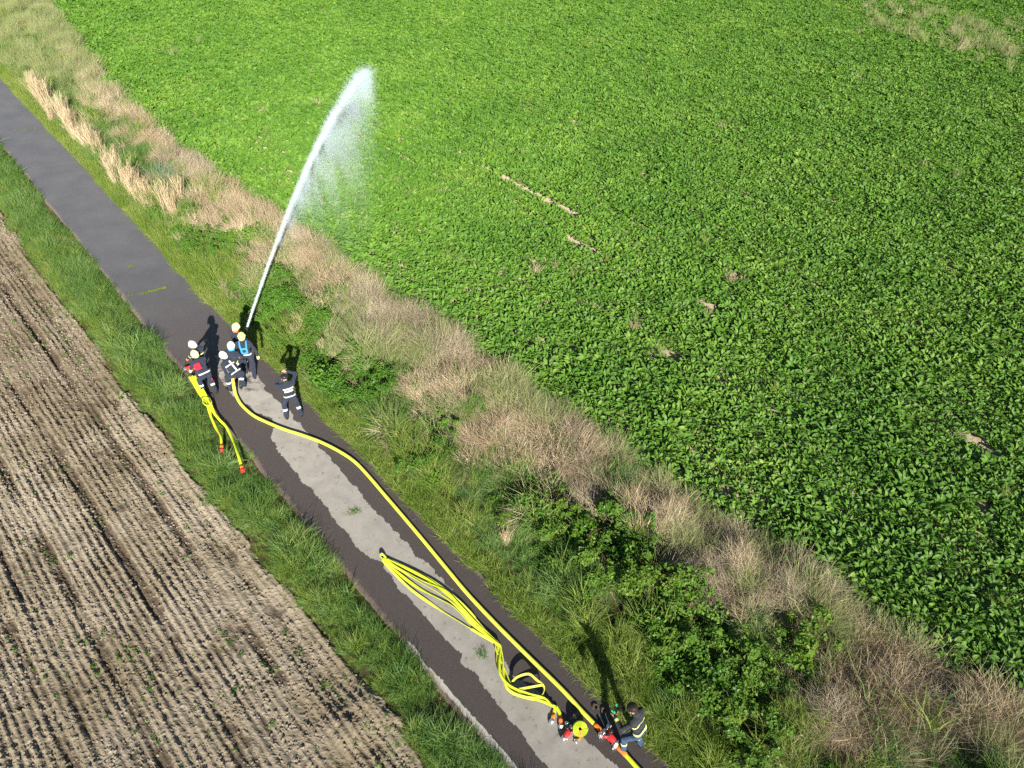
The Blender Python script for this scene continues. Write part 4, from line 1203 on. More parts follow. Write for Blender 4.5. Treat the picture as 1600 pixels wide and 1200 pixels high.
def herb_parts(n, r_, h, size, up=0.6):
    a = rg.uniform(0, 2 * math.pi, n); q = np.sqrt(rg.random(n)) * r_
    z = h * (1 - (q / r_) ** 2 * 0.7) * rg.uniform(0.25, 1.0, n)
    P_ = np.stack([q * np.cos(a), q * np.sin(a), z], 1)
    Nr = np.stack([np.cos(a) * q / r_, np.sin(a) * q / r_, np.full(n, up)], 1) + rg.normal(0, 0.45, (n, 3))
    return leaves(rg, P_, Nr, size)
mk('herb', 'herb', [[herb_parts(110, 0.22, 0.38, 0.075)] for _ in range(4)])
mk('yherb', 'yleaf', [[herb_parts(110, 0.20, 0.30, 0.065)] for _ in range(3)])
mk('sprout', 'herb', [[herb_parts(26, 0.08, 0.08, 0.045)] for _ in range(3)])

def beet_plant(n):
    parts = []
    for i in range(n):
        f = (i + 0.5) / n
        az = i * 2.39996 + rg.normal(0, 0.3)
        tilt = 0.08 + 0.72 * f + rg.normal(0, 0.10)          # from upright inner to spread outer leaves
        Lp = rg.uniform(0.12, 0.24); Lb = rg.uniform(0.14, 0.22) * (0.85 + 0.25 * f); wd_ = Lb * rg.uniform(0.40, 0.54)
        d = np.array([math.sin(tilt) * math.cos(az), math.sin(tilt) * math.sin(az), math.cos(tilt)])
        side = np.array([-math.sin(az), math.cos(az), 0]); tws = rg.normal(0, 0.5)
        base = np.array([0.03 * math.cos(az), 0.03 * math.sin(az), 0.0])
        p = base + d * Lp
        rows = [(base, 0.012, tilt), (p, 0.02, tilt)]
        th = tilt
        nseg = 5
        for k in range(1, nseg + 1):
            g_ = k / nseg
            th = th + (0.10 + 0.26 * rg.random())
            d = np.array([math.sin(th) * math.cos(az), math.sin(th) * math.sin(az), math.cos(th)])
            p = p + d * (Lb / nseg)
            wv = wd_ * (math.sin(math.pi * min(1, g_ * 0.86 + 0.12)) ** 0.75) if k < nseg else wd_ * 0.10
            rows.append((p, wv, th))
        V = []
        for (q, wv, th_) in rows:
            nrm = np.array([-math.cos(th_) * math.cos(az), -math.cos(th_) * math.sin(az), math.sin(th_)])
            sd = side * math.cos(tws) + nrm * math.sin(tws)
            up_ = nrm * math.cos(tws) - side * math.sin(tws)
            wav = rg.normal(0, 0.06, 2) * wv
            V += [q - sd * wv * 0.5 + up_ * (wv * 0.20 + wav[0]), q, q + sd * wv * 0.5 + up_ * (wv * 0.20 + wav[1])]
        F = []
        for k in range(len(rows) - 1):
            b = 3 * k
            F += [[b, b + 1, b + 4, b + 3], [b + 1, b + 2, b + 5, b + 4]]
        parts.append((np.array(V), np.array(F), np.full(len(V), np.clip(rg.normal(0.5, 0.28), 0, 1))))
    return parts
bm_ = []
for _ in range(6):
    V, F, C = cat(beet_plant(int(rg.integers(18, 24))))
    bm_.append(npmesh('beet', V, F, M['beet'], dict(cv=C), smooth=True))
template('beet', bm_)

# ---- beet crop in drilled rows
AZB = R(-46.0)
bd_ = np.array([math.sin(AZB), math.cos(AZB)]); bt_ = np.array([bd_[1], -bd_[0]])
ra = np.arange(-70, 95, 0.19); rb = np.arange(5, 100, 0.42)
A_, B_ = np.meshgrid(ra, rb)
A_ = A_ + RNG.normal(0, 0.05, A_.shape); B_ = B_ + RNG.normal(0, 0.045, A_.shape)
x = (A_ * bd_[0] + B_ * bt_[0]).ravel(); y = (A_ * bd_[1] + B_ * bt_[1]).ravel()
ok, u, v = inview(x, y, 0.35)
s, tt = ST(x, y)
ok &= (tt > tCrop(s) + 0.22)
GAPS = [((745, 250), (775, 266), 0.14), ((770, 265), (905, 332), 0.21), ((775, 288), (812, 312), 0.14), ((890, 366), (930, 386), 0.17), ((990, 376), (1008, 386), 0.12), ((838, 405), (850, 410), 0.35), ((1148, 428), (1158, 428), 0.28), ((985, 498), (1000, 494), 0.28), ((1482, 737), (1492, 740), 0.10), ((680, 300), (690, 300), 0.22), ((1520, 680), (1560, 700), 0.14), ((1030, 545), (1060, 552), 0.25), ((620, 215), (640, 225), 0.18), ((1100, 470), (1125, 480), 0.22), ((895, 425), (905, 430), 0.22)]
for p0, p1, wd_ in GAPS:
    a = G(*p0, 0.25)[:2]; b = G(*p1, 0.25)[:2]; d = b - a
    q = np.clip(((x - a[0]) * d[0] + (y - a[1]) * d[1]) / max(d @ d, 1e-6), 0, 1)
    ok &= np.hypot(x - a[0] - q * d[0], y - a[1] - q * d[1]) > wd_ * (0.25 + 1.1 * fbm(x * 3, y * 3, 101, 2))
ok &= RNG.random(len(x)) > 0.01 + 0.05 * (fbm(x * 0.9, y * 0.9, 103, 3) > 0.68)
x, y = x[ok], y[ok]; n = len(x)
sc = (0.60 + 0.68 * fbm(x * 0.85, y * 0.85, 105, 3)) * RNG.uniform(0.82, 1.2, n)
scatter('beet_crop', 'beet', np.stack([x, y, np.full(n, -0.05)], 1), rots(n, 0.16), s3(sc), 'dense green leafy beet crop filling the field to the right')

# ---- wild strip right of the road
TYPES = ['yg', 'grass', 'tall', 'tan', 'grey', 'sage', 'herb', 'yherb']
BL = [  # u, v, ru, rv, type, weight
    (50, 50, 70, 60, 'sage', 3), (20, 15, 60, 40, 'sage', 3), (30, 70, 40, 25, 'herb', 3), (75, 40, 30, 25, 'grass', 3), (60, 100, 30, 20, 'grass', 3), (95, 70, 30, 30, 'tan', 2), (10, 40, 25, 20, 'grass', 3), (120, 110, 40, 40, 'sage', 3), (155, 130, 40, 30, 'tan', 4), (195, 185, 45, 35, 'tan', 4), (110, 165, 40, 25, 'grass', 4),
    (165, 215, 40, 25, 'grass', 4), (205, 250, 30, 20, 'grass', 3), (240, 220, 45, 35, 'tan', 5), (290, 250, 45, 35, 'grey', 5), (330, 290, 45, 35, 'tan', 4), (400, 330, 45, 35, 'tan', 6),
    (360, 330, 40, 40, 'tan', 4), (320, 370, 45, 30, 'herb', 5), (350, 380, 40, 25, 'yherb', 4), (330, 420, 45, 25, 'tall', 4), (400, 400, 40, 30, 'tan', 4), (470, 390, 45, 35, 'tan', 6), (480, 425, 40, 30, 'tan', 6), (445, 420, 30, 30, 'sage', 3),
    (430, 470, 50, 35, 'herb', 5), (480, 500, 50, 35, 'herb', 4), (420, 520, 50, 30, 'tall', 3), (540, 430, 45, 40, 'tan', 5), (590, 470, 55, 40, 'grey', 7), (620, 520, 60, 35, 'grey', 7), (560, 520, 40, 30, 'sage', 4),
    (530, 560, 50, 30, 'herb', 4), (620, 560, 40, 25, 'sage', 3), (680, 590, 60, 40, 'tan', 9), (720, 620, 70, 45, 'tan', 9), (770, 660, 70, 40, 'tan', 8), (830, 690, 70, 40, 'tan', 9), (880, 720, 60, 40, 'tan', 8), (700, 540, 50, 35, 'grey', 5),
    (820, 610, 50, 30, 'sage', 4), (760, 690, 50, 30, 'tan', 4), (640, 640, 60, 40, 'grass', 5), (600, 610, 60, 35, 'herb', 4), (690, 700, 60, 35, 'grass', 5), (640, 700, 60, 35, 'tall', 3), (740, 740, 60, 40, 'grass', 4), (720, 770, 60, 35, 'tall', 3),
    (850, 790, 60, 35, 'herb', 4), (900, 750, 40, 25, 'grey', 5), (920, 770, 35, 30, 'grey', 6), (800, 830, 60, 40, 'grass', 5), (960, 760, 45, 35, 'grass', 3), (880, 840, 60, 40, 'herb', 5), (1050, 790, 50, 35, 'tan', 9), (1000, 720, 50, 25, 'sage', 4),
    (1090, 840, 45, 40, 'sage', 4), (1130, 880, 60, 40, 'grey', 6), (1100, 910, 60, 40, 'grey', 7), (1160, 930, 60, 40, 'grey', 6), (1220, 930, 60, 35, 'tan', 4), (1180, 880, 50, 30, 'sage', 4), (1240, 950, 50, 30, 'sage', 4),
    (1000, 900, 70, 50, 'herb', 6), (1080, 990, 80, 50, 'herb', 6), (1130, 1060, 70, 50, 'herb', 6), (950, 880, 60, 40, 'yherb', 4), (900, 900, 60, 40, 'grass', 4), (930, 1000, 60, 50, 'tall', 4), (1000, 1050, 60, 50, 'tall', 4), (1050, 1150, 60, 60, 'tall', 6),
    (1150, 1130, 50, 50, 'yherb', 4), (1250, 1030, 50, 40, 'herb', 3), (1320, 1000, 60, 40, 'sage', 5), (1290, 1080, 70, 50, 'tan', 7), (1380, 1060, 80, 50, 'tan', 8), (1450, 1090, 80, 50, 'tan', 8), (1350, 1140, 80, 50, 'tan', 6), (1480, 1150, 80, 50, 'grey', 6),
    (1560, 1130, 60, 50, 'tan', 6), (1260, 1150, 60, 40, 'tall', 4), (1400, 1190, 80, 40, 'grass', 4), (1520, 1200, 80, 30, 'grass', 3), (1300, 1190, 60, 30, 'grey', 4), (1560, 1180, 50, 40, 'sage', 5), (1240, 1100, 40, 30, 'grey', 4), (860, 800, 30, 30, 'tan', 3),
]
def strip_points(dens, s0, s1, lo, hi):
    n = int((s1 - s0) * 8 * dens)
    s = RNG.uniform(s0, s1, n); a, b = lo(s), hi(s)
    t_ = a + (b - a) * RNG.random(n)
    keep = RNG.random(n) < np.clip((b - a) / 8, 0, 1)
    s, t_ = s[keep], t_[keep]
    x, y = W(s, t_)
    ok, u, v = inview(x, y, 0.3)
    return s[ok], t_[ok], x[ok], y[ok], u[ok], v[ok]
def typed(dens, s0, s1, lo, hi, base, blobs, power=2.0):
    s, t_, x, y, u, v = strip_points(dens, s0, s1, lo, hi)
    a, b = tR(s), tCrop(s)
    tau = (t_ - a) / (b - a)
    Wt = {k: base(k, tau, s, t_, x, y) for k in TYPES}
    un = u + 26 * (fbm(x * 0.8, y * 0.8, 111, 3) - 0.5) * 2; vn = v + 22 * (fbm(x * 0.8, y * 0.8, 113, 3) - 0.5) * 2
    for (bu, bv, ru, rv, k, w) in blobs:
        Wt[k] = Wt[k] + w * (0.62 if k in ('tan', 'grey') else 1.15) * np.exp(-((un - bu) / ru) ** 2 - ((vn - bv) / rv) ** 2)
    for j, k in enumerate(TYPES): Wt[k] = Wt[k] * (0.12 + 1.9 * fbm(x * 1.15 + 3 * j, y * 1.15, 301 + 11 * j, 3)) ** 2
    A = np.stack([Wt[k] ** power for k in TYPES], 1); A /= A.sum(1, keepdims=True)
    c = (A.cumsum(1) < RNG.random(len(s))[:, None]).sum(1)
    return s, t_, x, y, c
def base_right(k, tau, s, t_, x, y):
    z = np.zeros_like(tau)
    ng = fbm(x * 0.6, y * 0.6, 121, 3)
    edge = np.clip(1 - (t_ - tR(s)) / 0.9, 0, 1); far = np.clip((tau - 0.72) / 0.2, 0, 1); mid = (1 - edge) * (1 - far)
    return {'yg': 2.2 * edge + 0.5 * mid, 'grass': 1.0 * edge + 1.0 * mid * (ng > 0.45) + 0.3, 'tall': 1.2 * edge * (ng > 0.45) + 0.7 * mid, 'tan': 0.35 * mid + 0.8 * far, 'grey': 0.25 * mid + 0.7 * far,
            'sage': 0.2 * mid + 0.7 * far, 'herb': 0.8 * mid * (ng < 0.55) + 0.25 * far + z, 'yherb': 0.4 * mid + 0.2 * edge}[k] + z + 0.02
s, t_, x, y, c = typed(44, -6, 95, lambda s: tR(s) - 0.10, lambda s: tCrop(s) + 0.30, base_right, BL)
flow = fbm(x * 0.35, y * 0.35, 131, 3) * 9.0
zz = hz(s, t_)
edge = np.clip((t_ - tR(s)) / 0.7, 0.25, 1.0)
hvar = 0.35 + 1.45 * fbm(x * 1.1, y * 1.1, 133, 3) ** 1.3
NAMES = dict(yg=('short_grass', 'short yellow green grass along the right road edge'), grass=('wild_grass', 'lush green grass in the wild strip right of the road'), tall=('tall_grass', 'taller yellow green grass in the wild strip right of the road'), tan=('dry_grass', 'matted tan dry grass lying in the strip beside the crop'),
             grey=('dead_stems', 'grey brown dead stems in the strip beside the crop'), sage=('pale_grass', 'pale grey green grass along the crop edge'), herb=('wild_herbs', 'dark green broadleaf herbs in the wild strip'), yherb=('light_herbs', 'light green broadleaf herbs in the wild strip'))
for i, k in enumerate(TYPES):
    w = c == i; n = int(w.sum())
    if not n: continue
    sc = hvar[w] * edge[w] * RNG.uniform(0.8, 1.25, n)
    if k == 'yg': sc = RNG.uniform(0.5, 1.3, n) * (0.5 + 1.1 * fbm(x[w] * 2.2, y[w] * 2.2, 137, 2)) * np.clip(edge[w] + 0.35, 0, 1)
    if k in ('herb', 'grass', 'tall', 'yherb'): sc = sc * (0.55 + 1.35 * np.clip(fbm(x[w] * 1.5, y[w] * 1.5, 135, 2) - 0.25, 0, 1))
    ro = rots(n, 0.16, flow[w], 0.5) if k == 'tan' else rots(n, 0.16)
    scatter(NAMES[k][0], k, np.stack([x[w], y[w], zz[w]], 1), ro, s3(sc), NAMES[k][1])

# fringe of short grass right along the asphalt
s, t_, x, y, u, v = strip_points(70, -6, 80, lambda s: tR(s) - 0.10, lambda s: tR(s) + 0.55)
n = len(s); keep = np.ones(n, bool)
s2 = RNG.uniform(-6, 60, 5200); t2 = tR(s2) - 0.06 + np.abs(RNG.normal(0, 0.28, 5200)); x2, y2 = W(s2, t2); ok, u2, v2 = inview(x2, y2)
s, t_, x, y = s2[ok], t2[ok], x2[ok], y2[ok]; n = len(s)
scatter('road_fringe', 'yg', np.stack([x, y, np.full(n, -0.04)], 1), rots(n, 0.25), s3(RNG.uniform(0.4, 1.0, n)), 'fringe of short yellowish grass along the right asphalt edge')

# ---- left verge between the tilled field and the road
s, t_, x, y, u, v = strip_points(80, -4, 60, lambda s: tSoil(s) - 0.12, lambda s: tL(s) + 0.10)
tau = (t_ - tSoil(s)) / (tL(s) - tSoil(s))
p = fbm(x * 1.7, y * 1.7, 141, 3)
kind = np.where((tau < 0.32 + 0.4 * (p - 0.5)) & (RNG.random(len(s)) < 0.6), 1, 0)
kind = np.where(RNG.random(len(s)) < 0.10 + 0.35 * (fbm(x * 0.5, y * 0.5, 143, 3) > 0.58), 1, kind)
sc = (0.30 + 1.75 * p * p) * RNG.uniform(0.7, 1.25, len(s)) * np.clip(0.30 + np.minimum(tau - 0.05, 1.05 - tau) * 2.6, 0.22, 1.0) * 1.05
for line_ in (((322, 634), (346, 692), (346, 706)), ((322, 634), (343, 656), (365, 691), (380, 738)), ((296, 588), (310, 612), (324, 636))):
    for p0, p1 in zip(line_[:-1], line_[1:]):                      # grass pressed down under the hose tails
        a, b = G(*p0)[:2], G(*p1)[:2]; d = b - a
        q = np.clip(((x - a[0]) * d[0] + (y - a[1]) * d[1]) / (d @ d), 0, 1)
        sc = np.where(np.hypot(x - a[0] - q * d[0], y - a[1] - q * d[1]) < 0.28, np.minimum(sc, 0.34), sc)
for i, (nm, k, lab) in enumerate((('verge_grass', 'grass', 'lush green grass on the verge left of the road'), ('verge_dry_edge', 'tall', 'yellowing grass along the tilled field edge'))):
    w = kind == i; n = int(w.sum())
    scatter(nm, k, np.stack([x[w], y[w], np.full(n, -0.05)], 1), rots(n, 0.2), s3(sc[w] * (0.95 if i == 0 else 0.6)), lab)

# ---- tilled field: clods and seedlings
n = 60000
s = RNG.uniform(3.2, 36, n); t_ = RNG.uniform(-5, 2.6, n); x, y = W(s, t_)
ok, u, v = inview(x, y, 0, 120, 60); ok &= t_ < tSoil(s) + 0.05
ok &= fbm(x * 1.2, y * 1.2, 151, 3) > 0.22 + 0.4 * RNG.random(n)
s, t_, x, y = s[ok], t_[ok], x[ok], y[ok]; n = len(x)
def clod():
    V = []; 
    for a in np.linspace(0, 2 * math.pi, 6, endpoint=False):
        V.append((math.cos(a) * rg.uniform(.7, 1.2), math.sin(a) * rg.uniform(.7, 1.2), rg.uniform(-.3, .1)))
    for a in np.linspace(0.5, 2 * math.pi + 0.5, 5, endpoint=False):
        V.append((math.cos(a) * rg.uniform(.3, .8), math.sin(a) * rg.uniform(.3, .8), rg.uniform(.35, .8)))
    V.append((rg.uniform(-.2, .2), rg.uniform(-.2, .2), rg.uniform(.6, 1.0)))
    F = []
    for i in range(6):
        j = (i + 1) % 6; a = 6 + (i * 5 // 6); b = 6 + ((i + 1) * 5 // 6) % 5
        F.append((i, j, a))
        if a != b: F.append((j, b, a))
    for i in range(5): F.append((6 + i, 6 + (i + 1) % 5, 11))
    return npmesh('clod', np.array(V), np.array(F), M['soil'])
template('clod', [clod() for _ in range(6)])
sc = 0.009 + 0.034 * RNG.random(n) ** 3.2
scatter('soil_clods', 'clod', np.stack([x, y, field_h(x, y, s, t_) + sc * 0.2], 1), rots(n, 0.4), s3(sc), 'small dry clods strewn over the tilled field')
n = 5200
s = RNG.uniform(3.2, 36, n); t_ = RNG.uniform(-5, 2.6, n); x, y = W(s, t_)
d = fbm(x * 0.55, y * 0.55, 161, 3) * 0.6 + 0.4 * fbm(x * 2.2, y * 2.2, 163, 2)
edge = np.clip(1 - (tSoil(s) - t_) / 1.6, 0, 1)
ok, u, v = inview(x, y, 0, 100, 60); ok &= (t_ < tSoil(s)) & (RNG.random(n) < np.clip((d + 0.16 * edge - 0.50) * 3, 0.0, 1))
s, t_, x, y = s[ok], t_[ok], x[ok], y[ok]; n = len(x)
scatter('seedlings', 'sprout', np.stack([x, y, field_h(x, y, s, t_)], 1), rots(n, 0.2), s3(RNG.uniform(0.3, 0.95, n)), 'sparse green seedlings and weeds in the tilled field')

# ---- moss in the two cracks across the far road
pts = []
for (p0, p1, m) in (((201, 417), (211, 414), 26), ((222, 459), (260, 449), 90), ((15, 207), (60, 200), 18), ((175, 463), (222, 459), 12)):
    for _ in range(m):
        q = random.random(); g = G(p0[0] + (p1[0] - p0[0]) * q, p0[1] + (p1[1] - p0[1]) * q + random.gauss(0, 0.5), 0.012); pts.append(g)
pts = np.array(pts); scatter('crack_moss', 'yg', pts, rots(len(pts), 0.3), s3(RNG.uniform(0.12, 0.26, len(pts))), 'yellow moss growing in cracks across the far road')

# ================================================================== SINGLE PLANTS
def place(me, name, px, z, label, cat, group=None, sc=1.0, rz=None, zoff=0.0):
    """single mesh plant"""
    g = G(*px, z); s_, t__ = ST(g[0], g[1])
    o = link(name, me); o.location = (g[0], g[1], (float(z) if cat == 'grass clump' else float(hz(s_, t__))) + zoff); o.scale = (sc, sc, sc)
    o.rotation_euler = (0, 0, random.uniform(-3, 3) if rz is None else rz)
    return tag(o, label, cat, group)
def stems_mesh(rng, r_, h, n=7):
    mb = MB()
    for i in range(n):
        a = rng.uniform(0, 2 * math.pi); q = r_ * rng.uniform(0.3, 0.8)
        mb.tube([(0.04 * math.cos(a), 0.04 * math.sin(a), -0.05), (q * 0.5 * math.cos(a), q * 0.5 * math.sin(a), h * 0.5), (q * math.cos(a + 0.2), q * math.sin(a + 0.2), h * rng.uniform(0.6, 0.9))], [0.014, 0.010, 0.004], 6)
    return mb.mesh('stem', M['stem'], True)
def bush(px, r_, h, mat, leaf, label, group=None, n=2600, zg=0.05):
    rng = np.random.default_rng(int(px[0] * 7 + px[1]))
    g = G(*px, zg); s_, t__ = ST(g[0], g[1])
    root = empty('leafy_bush', (g[0], g[1], float(hz(s_, t__))), random.uniform(-3, 3))
    # lobes
    L = 16
    lc = np.stack([rng.normal(0, 0.62, L) * r_, rng.normal(0, 0.62, L) * r_, rng.uniform(0.20, 0.75, L) * h], 1); lr = rng.uniform(0.20, 0.50, L) * r_
    lc[0] = (0, 0, h * 0.5); lr[0] = r_ * 0.5
    k = rng.integers(0, L, n)
    d = rng.normal(0, 1, (n, 3)); d /= np.linalg.norm(d, axis=1, keepdims=True); d[:, 2] = np.where(d[:, 2] < -0.2, -d[:, 2], d[:, 2])
    rr = rng.uniform(0.45, 1.08, n) ** 0.6
    P_ = lc[k] + d * (lr[k] * rr)[:, None] * np.array([1, 1, 0.8])
    P_[:, 2] = np.maximum(P_[:, 2], 0.02)
    gate = fbm(P_[:, 0] * 5 + 10, P_[:, 1] * 5 + P_[:, 2] * 4, 171, 2) > 0.44
    P_, d = P_[gate], d[gate]
    Nr = d * 0.6 + np.array([0, 0, 0.75]) + rng.normal(0, 0.42, P_.shape)
    V, F, C = leaves(rng, P_, Nr, leaf, 0.66, 0.22)
    link('foliage', npmesh('foliage', V, F, M[mat], dict(cv=C)), root)
    link('stem', stems_mesh(rng, r_, h), root)
    return tag(root, label, 'bush', group)
TH = 'bushes in the thicket beside the valve operator'
bush((600, 618), 0.50, 0.55, 'herb', 0.07, 'low dark green bush right of the man in the cap, at the dry grass edge')
bush((690, 668), 0.42, 0.60, 'bramble', 0.07, 'small dark bush casting a shadow onto the pinkish dry grass')
bush((655, 728), 0.55, 0.55, 'herb', 0.07, 'broad low green bush midway along the charged hose')
bush((700, 690), 0.50, 0.55, 'herb', 0.07, 'rounded dark green bush below the pinkish dry grass patch')
bush((800, 778), 0.60, 0.60, 'bramble', 0.08, 'dark green bush next to the long pale stalk')
bush((855, 820), 0.55, 0.55, 'yleaf', 0.07, 'light green bush just right of the long pale stalk')
bush((905, 850), 0.70, 0.75, 'yleaf', 0.09, 'bright yellow green bush uphill of the folded hose', n=3200)
bush((955, 815), 0.40, 0.95, 'herb', 0.08, 'slender upright shrub with bare lower stems near the tan mound')
bush((1000, 925), 0.70, 0.80, 'yleaf', 0.09, 'sunlit yellow green bush below the tan grass mound', n=3200)
bush((1055, 960), 0.65, 0.80, 'bramble', 0.09, 'glossy dark bramble bush between yellow bush and grey brush')
bush((1095, 1025), 0.80, 0.95, 'bramble', 0.095, 'largest glossy bramble bush in the thicket right of the valve operator', n=4200)
bush((1155, 1060), 0.70, 0.85, 'bramble', 0.09, 'glossy bramble bush at the upper right end of the thicket', n=3200)
bush((1085, 1085), 0.60, 0.70, 'herb', 0.085, 'lower green bush of the thicket, directly right of the valve operator')
bush((1140, 1130), 0.55, 0.70, 'yleaf', 0.08, 'lighter green bush at the bottom end of the thicket')
bush((1175, 1172), 0.45, 0.55, 'herb', 0.075, 'small green bush at the bottom picture edge below the thicket')
bush((1250, 1022), 0.62, 1.00, 'yleaf', 0.13, 'pale large-leaved shrub standing alone among the dry grass at lower right', n=1500)
bush((325, 372), 0.55, 0.50, 'yleaf', 0.07, 'low green bush at the end of the straw row')
bush((352, 395), 0.45, 0.45, 'herb', 0.07, 'small dark bush just below the end of the straw row')
bush((437, 478), 0.50, 0.45, 'herb', 0.07, 'low green bush just right of the nozzle')
bush((985, 835), 0.42, 0.50, 'herb', 0.08, 'small green bush tucked against the tan grass mound')
bush((940, 905), 0.45, 0.50, 'bramble', 0.085, 'small bramble bush left of the sunlit yellow green bush')
bush((895, 905), 0.40, 0.40, 'herb', 0.07, 'small low bush at the upper tip of the shadow of the valve operator')
bush((1030, 1000), 0.50, 0.60, 'yleaf', 0.08, 'light green bush on the near side of the largest bramble')

# ---- dry brush mounds
def mound(px, r_, h, mat, label, n=1500, group=None):
    rng = np.random.default_rng(int(px[0] * 3 + px[1]))
    a = rng.uniform(0, 2 * math.pi, n); q = np.sqrt(rng.random(n)) * r_
    V, F, C = blades(rng, n, 0.42, 0.4, 0.001, 0.008, 0.75, 0.7, seg=3)
    m = 8
    off = np.stack([q * np.cos(a), q * np.sin(a), h * np.clip(1 - (q / r_) ** 2, 0, 1) * rng.uniform(0.2, 0.85, n)], 1)
    V = V + np.repeat(off, m, 0)
    g = G(*px, 0.2); s_, t__ = ST(g[0], g[1])
    root = empty('dry_brush', (g[0], g[1], float(hz(s_, t__))))
    link('dry_blades', npmesh('dry_blades', V, F, M[mat], dict(cv=C)), root)
    link('stem', stems_mesh(rng, r_, h, 6), root)
    return tag(root, label, 'dry brush', group)
mound((1040, 822), 0.62, 0.65, 'tan', 'rounded tan mound of dry grass at the edge of the crop', 2200)
mound((1100, 905), 0.62, 0.65, 'grey', 'grey brown brush mound just right of the bramble thicket')
mound((1150, 890), 0.55, 0.60, 'tan', 'tan brush mound between the grey brush and the crop')
mound((1215, 935), 0.60, 0.60, 'grey', 'grey brown brush mound casting a dark shadow above the pale shrub')
mound((920, 780), 0.45, 0.40, 'grey', 'dark brown dead brush patch left of the slender upright shrub')
mound((235, 225), 0.7, 0.55, 'tan', 'brown dry brush behind the straw row near the crop', 1300)
mound((300, 262), 0.8, 0.60, 'grey', 'grey brown dry brush right of the blue green reed clump', 1300)
mound((405, 330), 0.8, 0.60, 'tan', 'tan dry brush left of the lower water jet', 1300)
mound((475, 405), 0.6, 0.50, 'tan', 'tan dry brush right of the lower water jet', 1300)
mound((590, 492), 0.6, 0.50, 'grey', 'grey dead brush at the crop edge above the man in the cap', 1300)
mound((1390, 1075), 0.6, 0.50, 'tan', 'wide tan brush mound at lower right under the crop edge', 1500)
mound((1300, 1120), 0.5, 0.45, 'grey', 'grey brush mound at lower right below the pale shrub', 1300)

# ---- straw row
tus = []
for _ in range(4):
    V, F, C = cat(straw_parts(90)); tus.append(npmesh('straw_tussock', V, F, M['straw'], dict(cv=C)))
line = [(47, 135), (72, 165), (100, 193), (128, 220), (155, 248), (180, 275), (203, 298), (224, 317), (243, 332)]
lx = np.array(line, float)
cum = np.concatenate([[0], np.cumsum(np.hypot(*np.diff(lx, axis=0).T))])
def nth(i):
    return '%d%s' % (i, 'th' if 10 <= i % 100 <= 20 else {1: 'st', 2: 'nd', 3: 'rd'}.get(i % 10, 'th'))
k = 0
for q in np.linspace(0, cum[-1], 46):
    u_ = np.interp(q, cum, lx[:, 0]) + random.gauss(0, 5.0); v_ = np.interp(q, cum, lx[:, 1]) + random.gauss(0, 4.0)
    place(tus[k % 4], 'straw_tussock', (u_, v_), 0.02, 'tall straw tussock, %s from the far end of the row beside the far road' % nth(k + 1), 'grass tussock', 'straw tussocks in the row by the far road', random.uniform(0.55, 1.25)).rotation_euler[:2] = (random.gauss(0, 0.13), random.gauss(0, 0.13)); k += 1
for (u_, v_, s_, lab) in ((262, 332, 1.15, 'straw tussock at the near end of the row, standing a little apart'), (285, 325, 1.1, 'last straw tussock of the row, nearest the crop'), (274, 340, 1.0, 'straw tussock at the near end of the row, closest to the road'),
                          (463, 532, 0.62, 'single straw tuft standing in the shadow above the man in the cap'), (503, 548, 0.45, 'small pale straw tuft right of the single straw tuft'), (790, 850, 0.55, 'pale grass tuft at the foot of the long stalk')):
    place(tus[k % 4], 'straw_tussock', (u_, v_), 0.02, lab, 'grass tussock', None, s_); k += 1
V, F, C = blades(rg, 130, 0.75, 0.3, 0.32, 0.022, 0.35, 1.0, seg=5); rm = npmesh('reed_clump', V, F, M['reed'], dict(cv=C))
place(rm, 'reed_clump', (243, 278), 0.02, 'blue green reed clump behind the straw row', 'reed', None, 1.15)
place(rm, 'reed_clump', (268, 288), 0.02, 'blue green reed clump at the right end of the straw row', 'reed', None, 1.0)
# long pale stalk leaning in the strip
a, b = G(796, 838, 0.05), G(832, 786, 0.55)
mb = MB(); mb.tube([(0, 0, 0), tuple((b - a) * 0.5 + np.array([0, 0, 0.05])), tuple(b - a)], [0.016, 0.014, 0.007], 6)
st_ = mb.build('leaning_stalk', M['straw'], None, True, cv=True); st_.location = tuple(a); tag(st_, 'long pale dead stalk leaning across the green strip', 'stalk')

# ---- tufts on the asphalt
V, F, C = cat([blades(rg, 190, 0.13, 0.4, 0.13, 0.014, 0.7, 0.8)]); cm = npmesh('grass_clump', V, F, M['grass'], dict(cv=C))
o = place(cm, 'grass_clump', (555, 800), 0.0, 'small green grass clump on the dry asphalt above the folded hose', 'grass clump', None, 0.95, 0.3); o.scale = (1.3, 0.7, 0.8)
o = place(cm, 'grass_clump', (753, 1021), 0.0, 'small green grass clump on the dry asphalt left of the hose loops', 'grass clump', None, 0.95, 1.9); o.scale = (1.0, 0.8, 0.8)

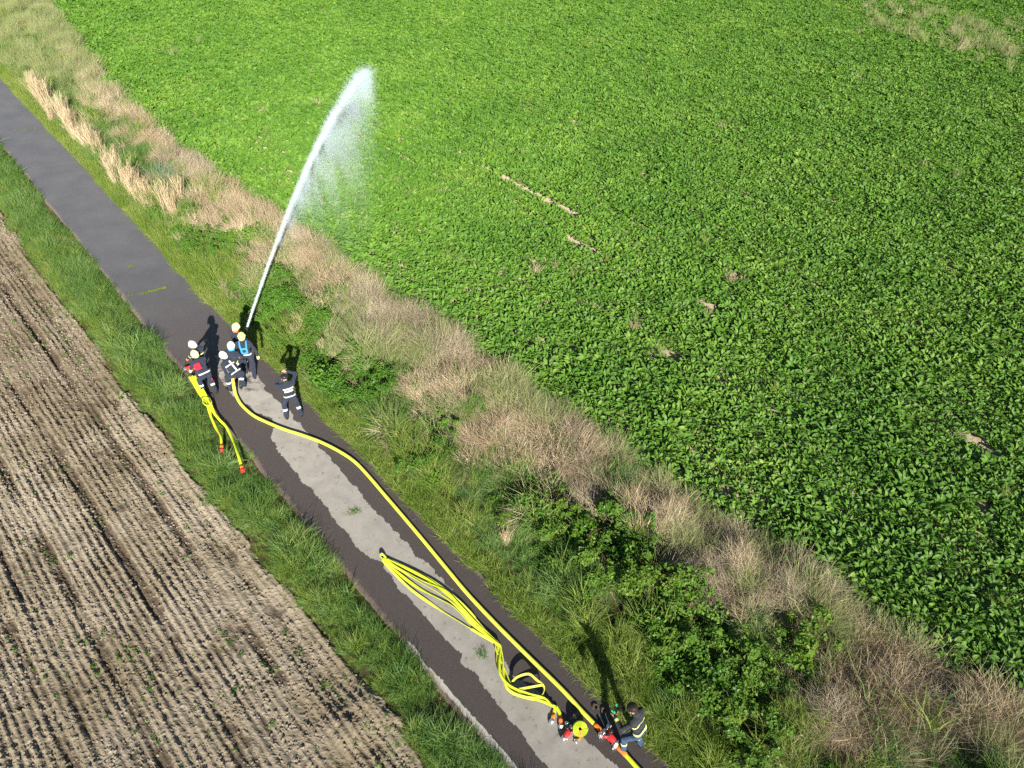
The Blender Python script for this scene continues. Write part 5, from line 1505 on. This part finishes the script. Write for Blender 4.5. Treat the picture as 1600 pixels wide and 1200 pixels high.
# ---- weeds standing above the crop
wm = []
for i, mt in enumerate(('sage', 'tan', 'sage', 'grass_yellow')):
    V, F, C = cat([blades(rg, 26, 0.75, 0.3, 0.12, 0.014, 0.20, 0.5, seg=4), blades(rg, 34, 0.50, 0.4, 0.14, 0.016, 0.45, 0.6, seg=4)]); wm.append(npmesh('tall_weed', V, F, M[mt], dict(cv=C)))
WG = 'pale weeds standing above the crop'
WL = ((640, 300, 0, .9), (622, 280, 2, .8), (690, 296, 0, .8), (668, 304, 3, .7), (838, 418, 1, .95), (868, 412, 0, .95), (897, 425, 3, .8), (700, 398, 3, .8), (742, 408, 0, .7), (718, 402, 2, .7), (818, 236, 0, .8), (1102, 376, 3, .9), (1145, 434, 1, .9), (1164, 436, 0, .8),
                        (992, 506, 1, .85), (1034, 548, 0, .9), (1052, 534, 3, .8), (1128, 196, 1, .8), (1152, 200, 0, .8), (1140, 186, 3, .8), (1494, 272, 0, 1.0), (1446, 256, 2, .9), (1212, 604, 3, .8), (1572, 770, 3, .9), (1566, 945, 3, .9), (1305, 850, 2, .7),
                        (208, 60, 0, .9), (268, 80, 2, 1.0), (310, 60, 0, .9), (275, 75, 0, .8), (330, 100, 2, .8), (410, 172, 1, .9), (495, 160, 1, .9), (415, 200, 0, .7), (485, 110, 2, .7), (1058, 475, 0, .7), (1108, 488, 1, .7), (950, 400, 3, .7), (1180, 700, 0, .6), (1340, 118, 1, .8), (1390, 130, 0, .8))
for wi, (u_, v_, i, s_) in enumerate(sorted(WL)):
    gg = G(u_, v_, 0.3)
    o = link('tall_weed', wm[i]); o.location = (gg[0], gg[1], -0.03); o.scale = (s_, s_, s_); o.rotation_euler = (0, 0, random.uniform(-3, 3))
    tag(o, '%s weed standing above the green crop, %s from the left' % (('pale grey green', 'dry tan', 'pale grey green', 'yellow green')[i], nth(wi + 1)), 'weed', WG)
# weedy patch at the far right corner of the field
n = 900
uu = RNG.uniform(1340, 1640, n); vv = RNG.uniform(-25, 120, n)
k_ = np.exp(-((vv - (18 + (uu - 1380) * 0.32)) / 26) ** 2) * (0.35 + 0.9 * (fbm(uu * 0.02, vv * 0.04, 181, 3) > 0.5)); ok = RNG.random(n) < k_
pp = np.array([G(a_, b_, 0.0) for a_, b_ in zip(uu[ok], vv[ok])])
w = RNG.random(len(pp)) < 0.55
for sel, k, nm, lab in ((w, 'sage', 'weed_patch', 'pale green weeds in the far corner of the crop'), (~w, 'tan', 'dry_weed_patch', 'tan dry weeds in the far corner of the crop')):
    q = pp[sel]; scatter(nm, k, q, rots(len(q), 0.1), s3(RNG.uniform(1.0, 1.7, len(q))), lab)
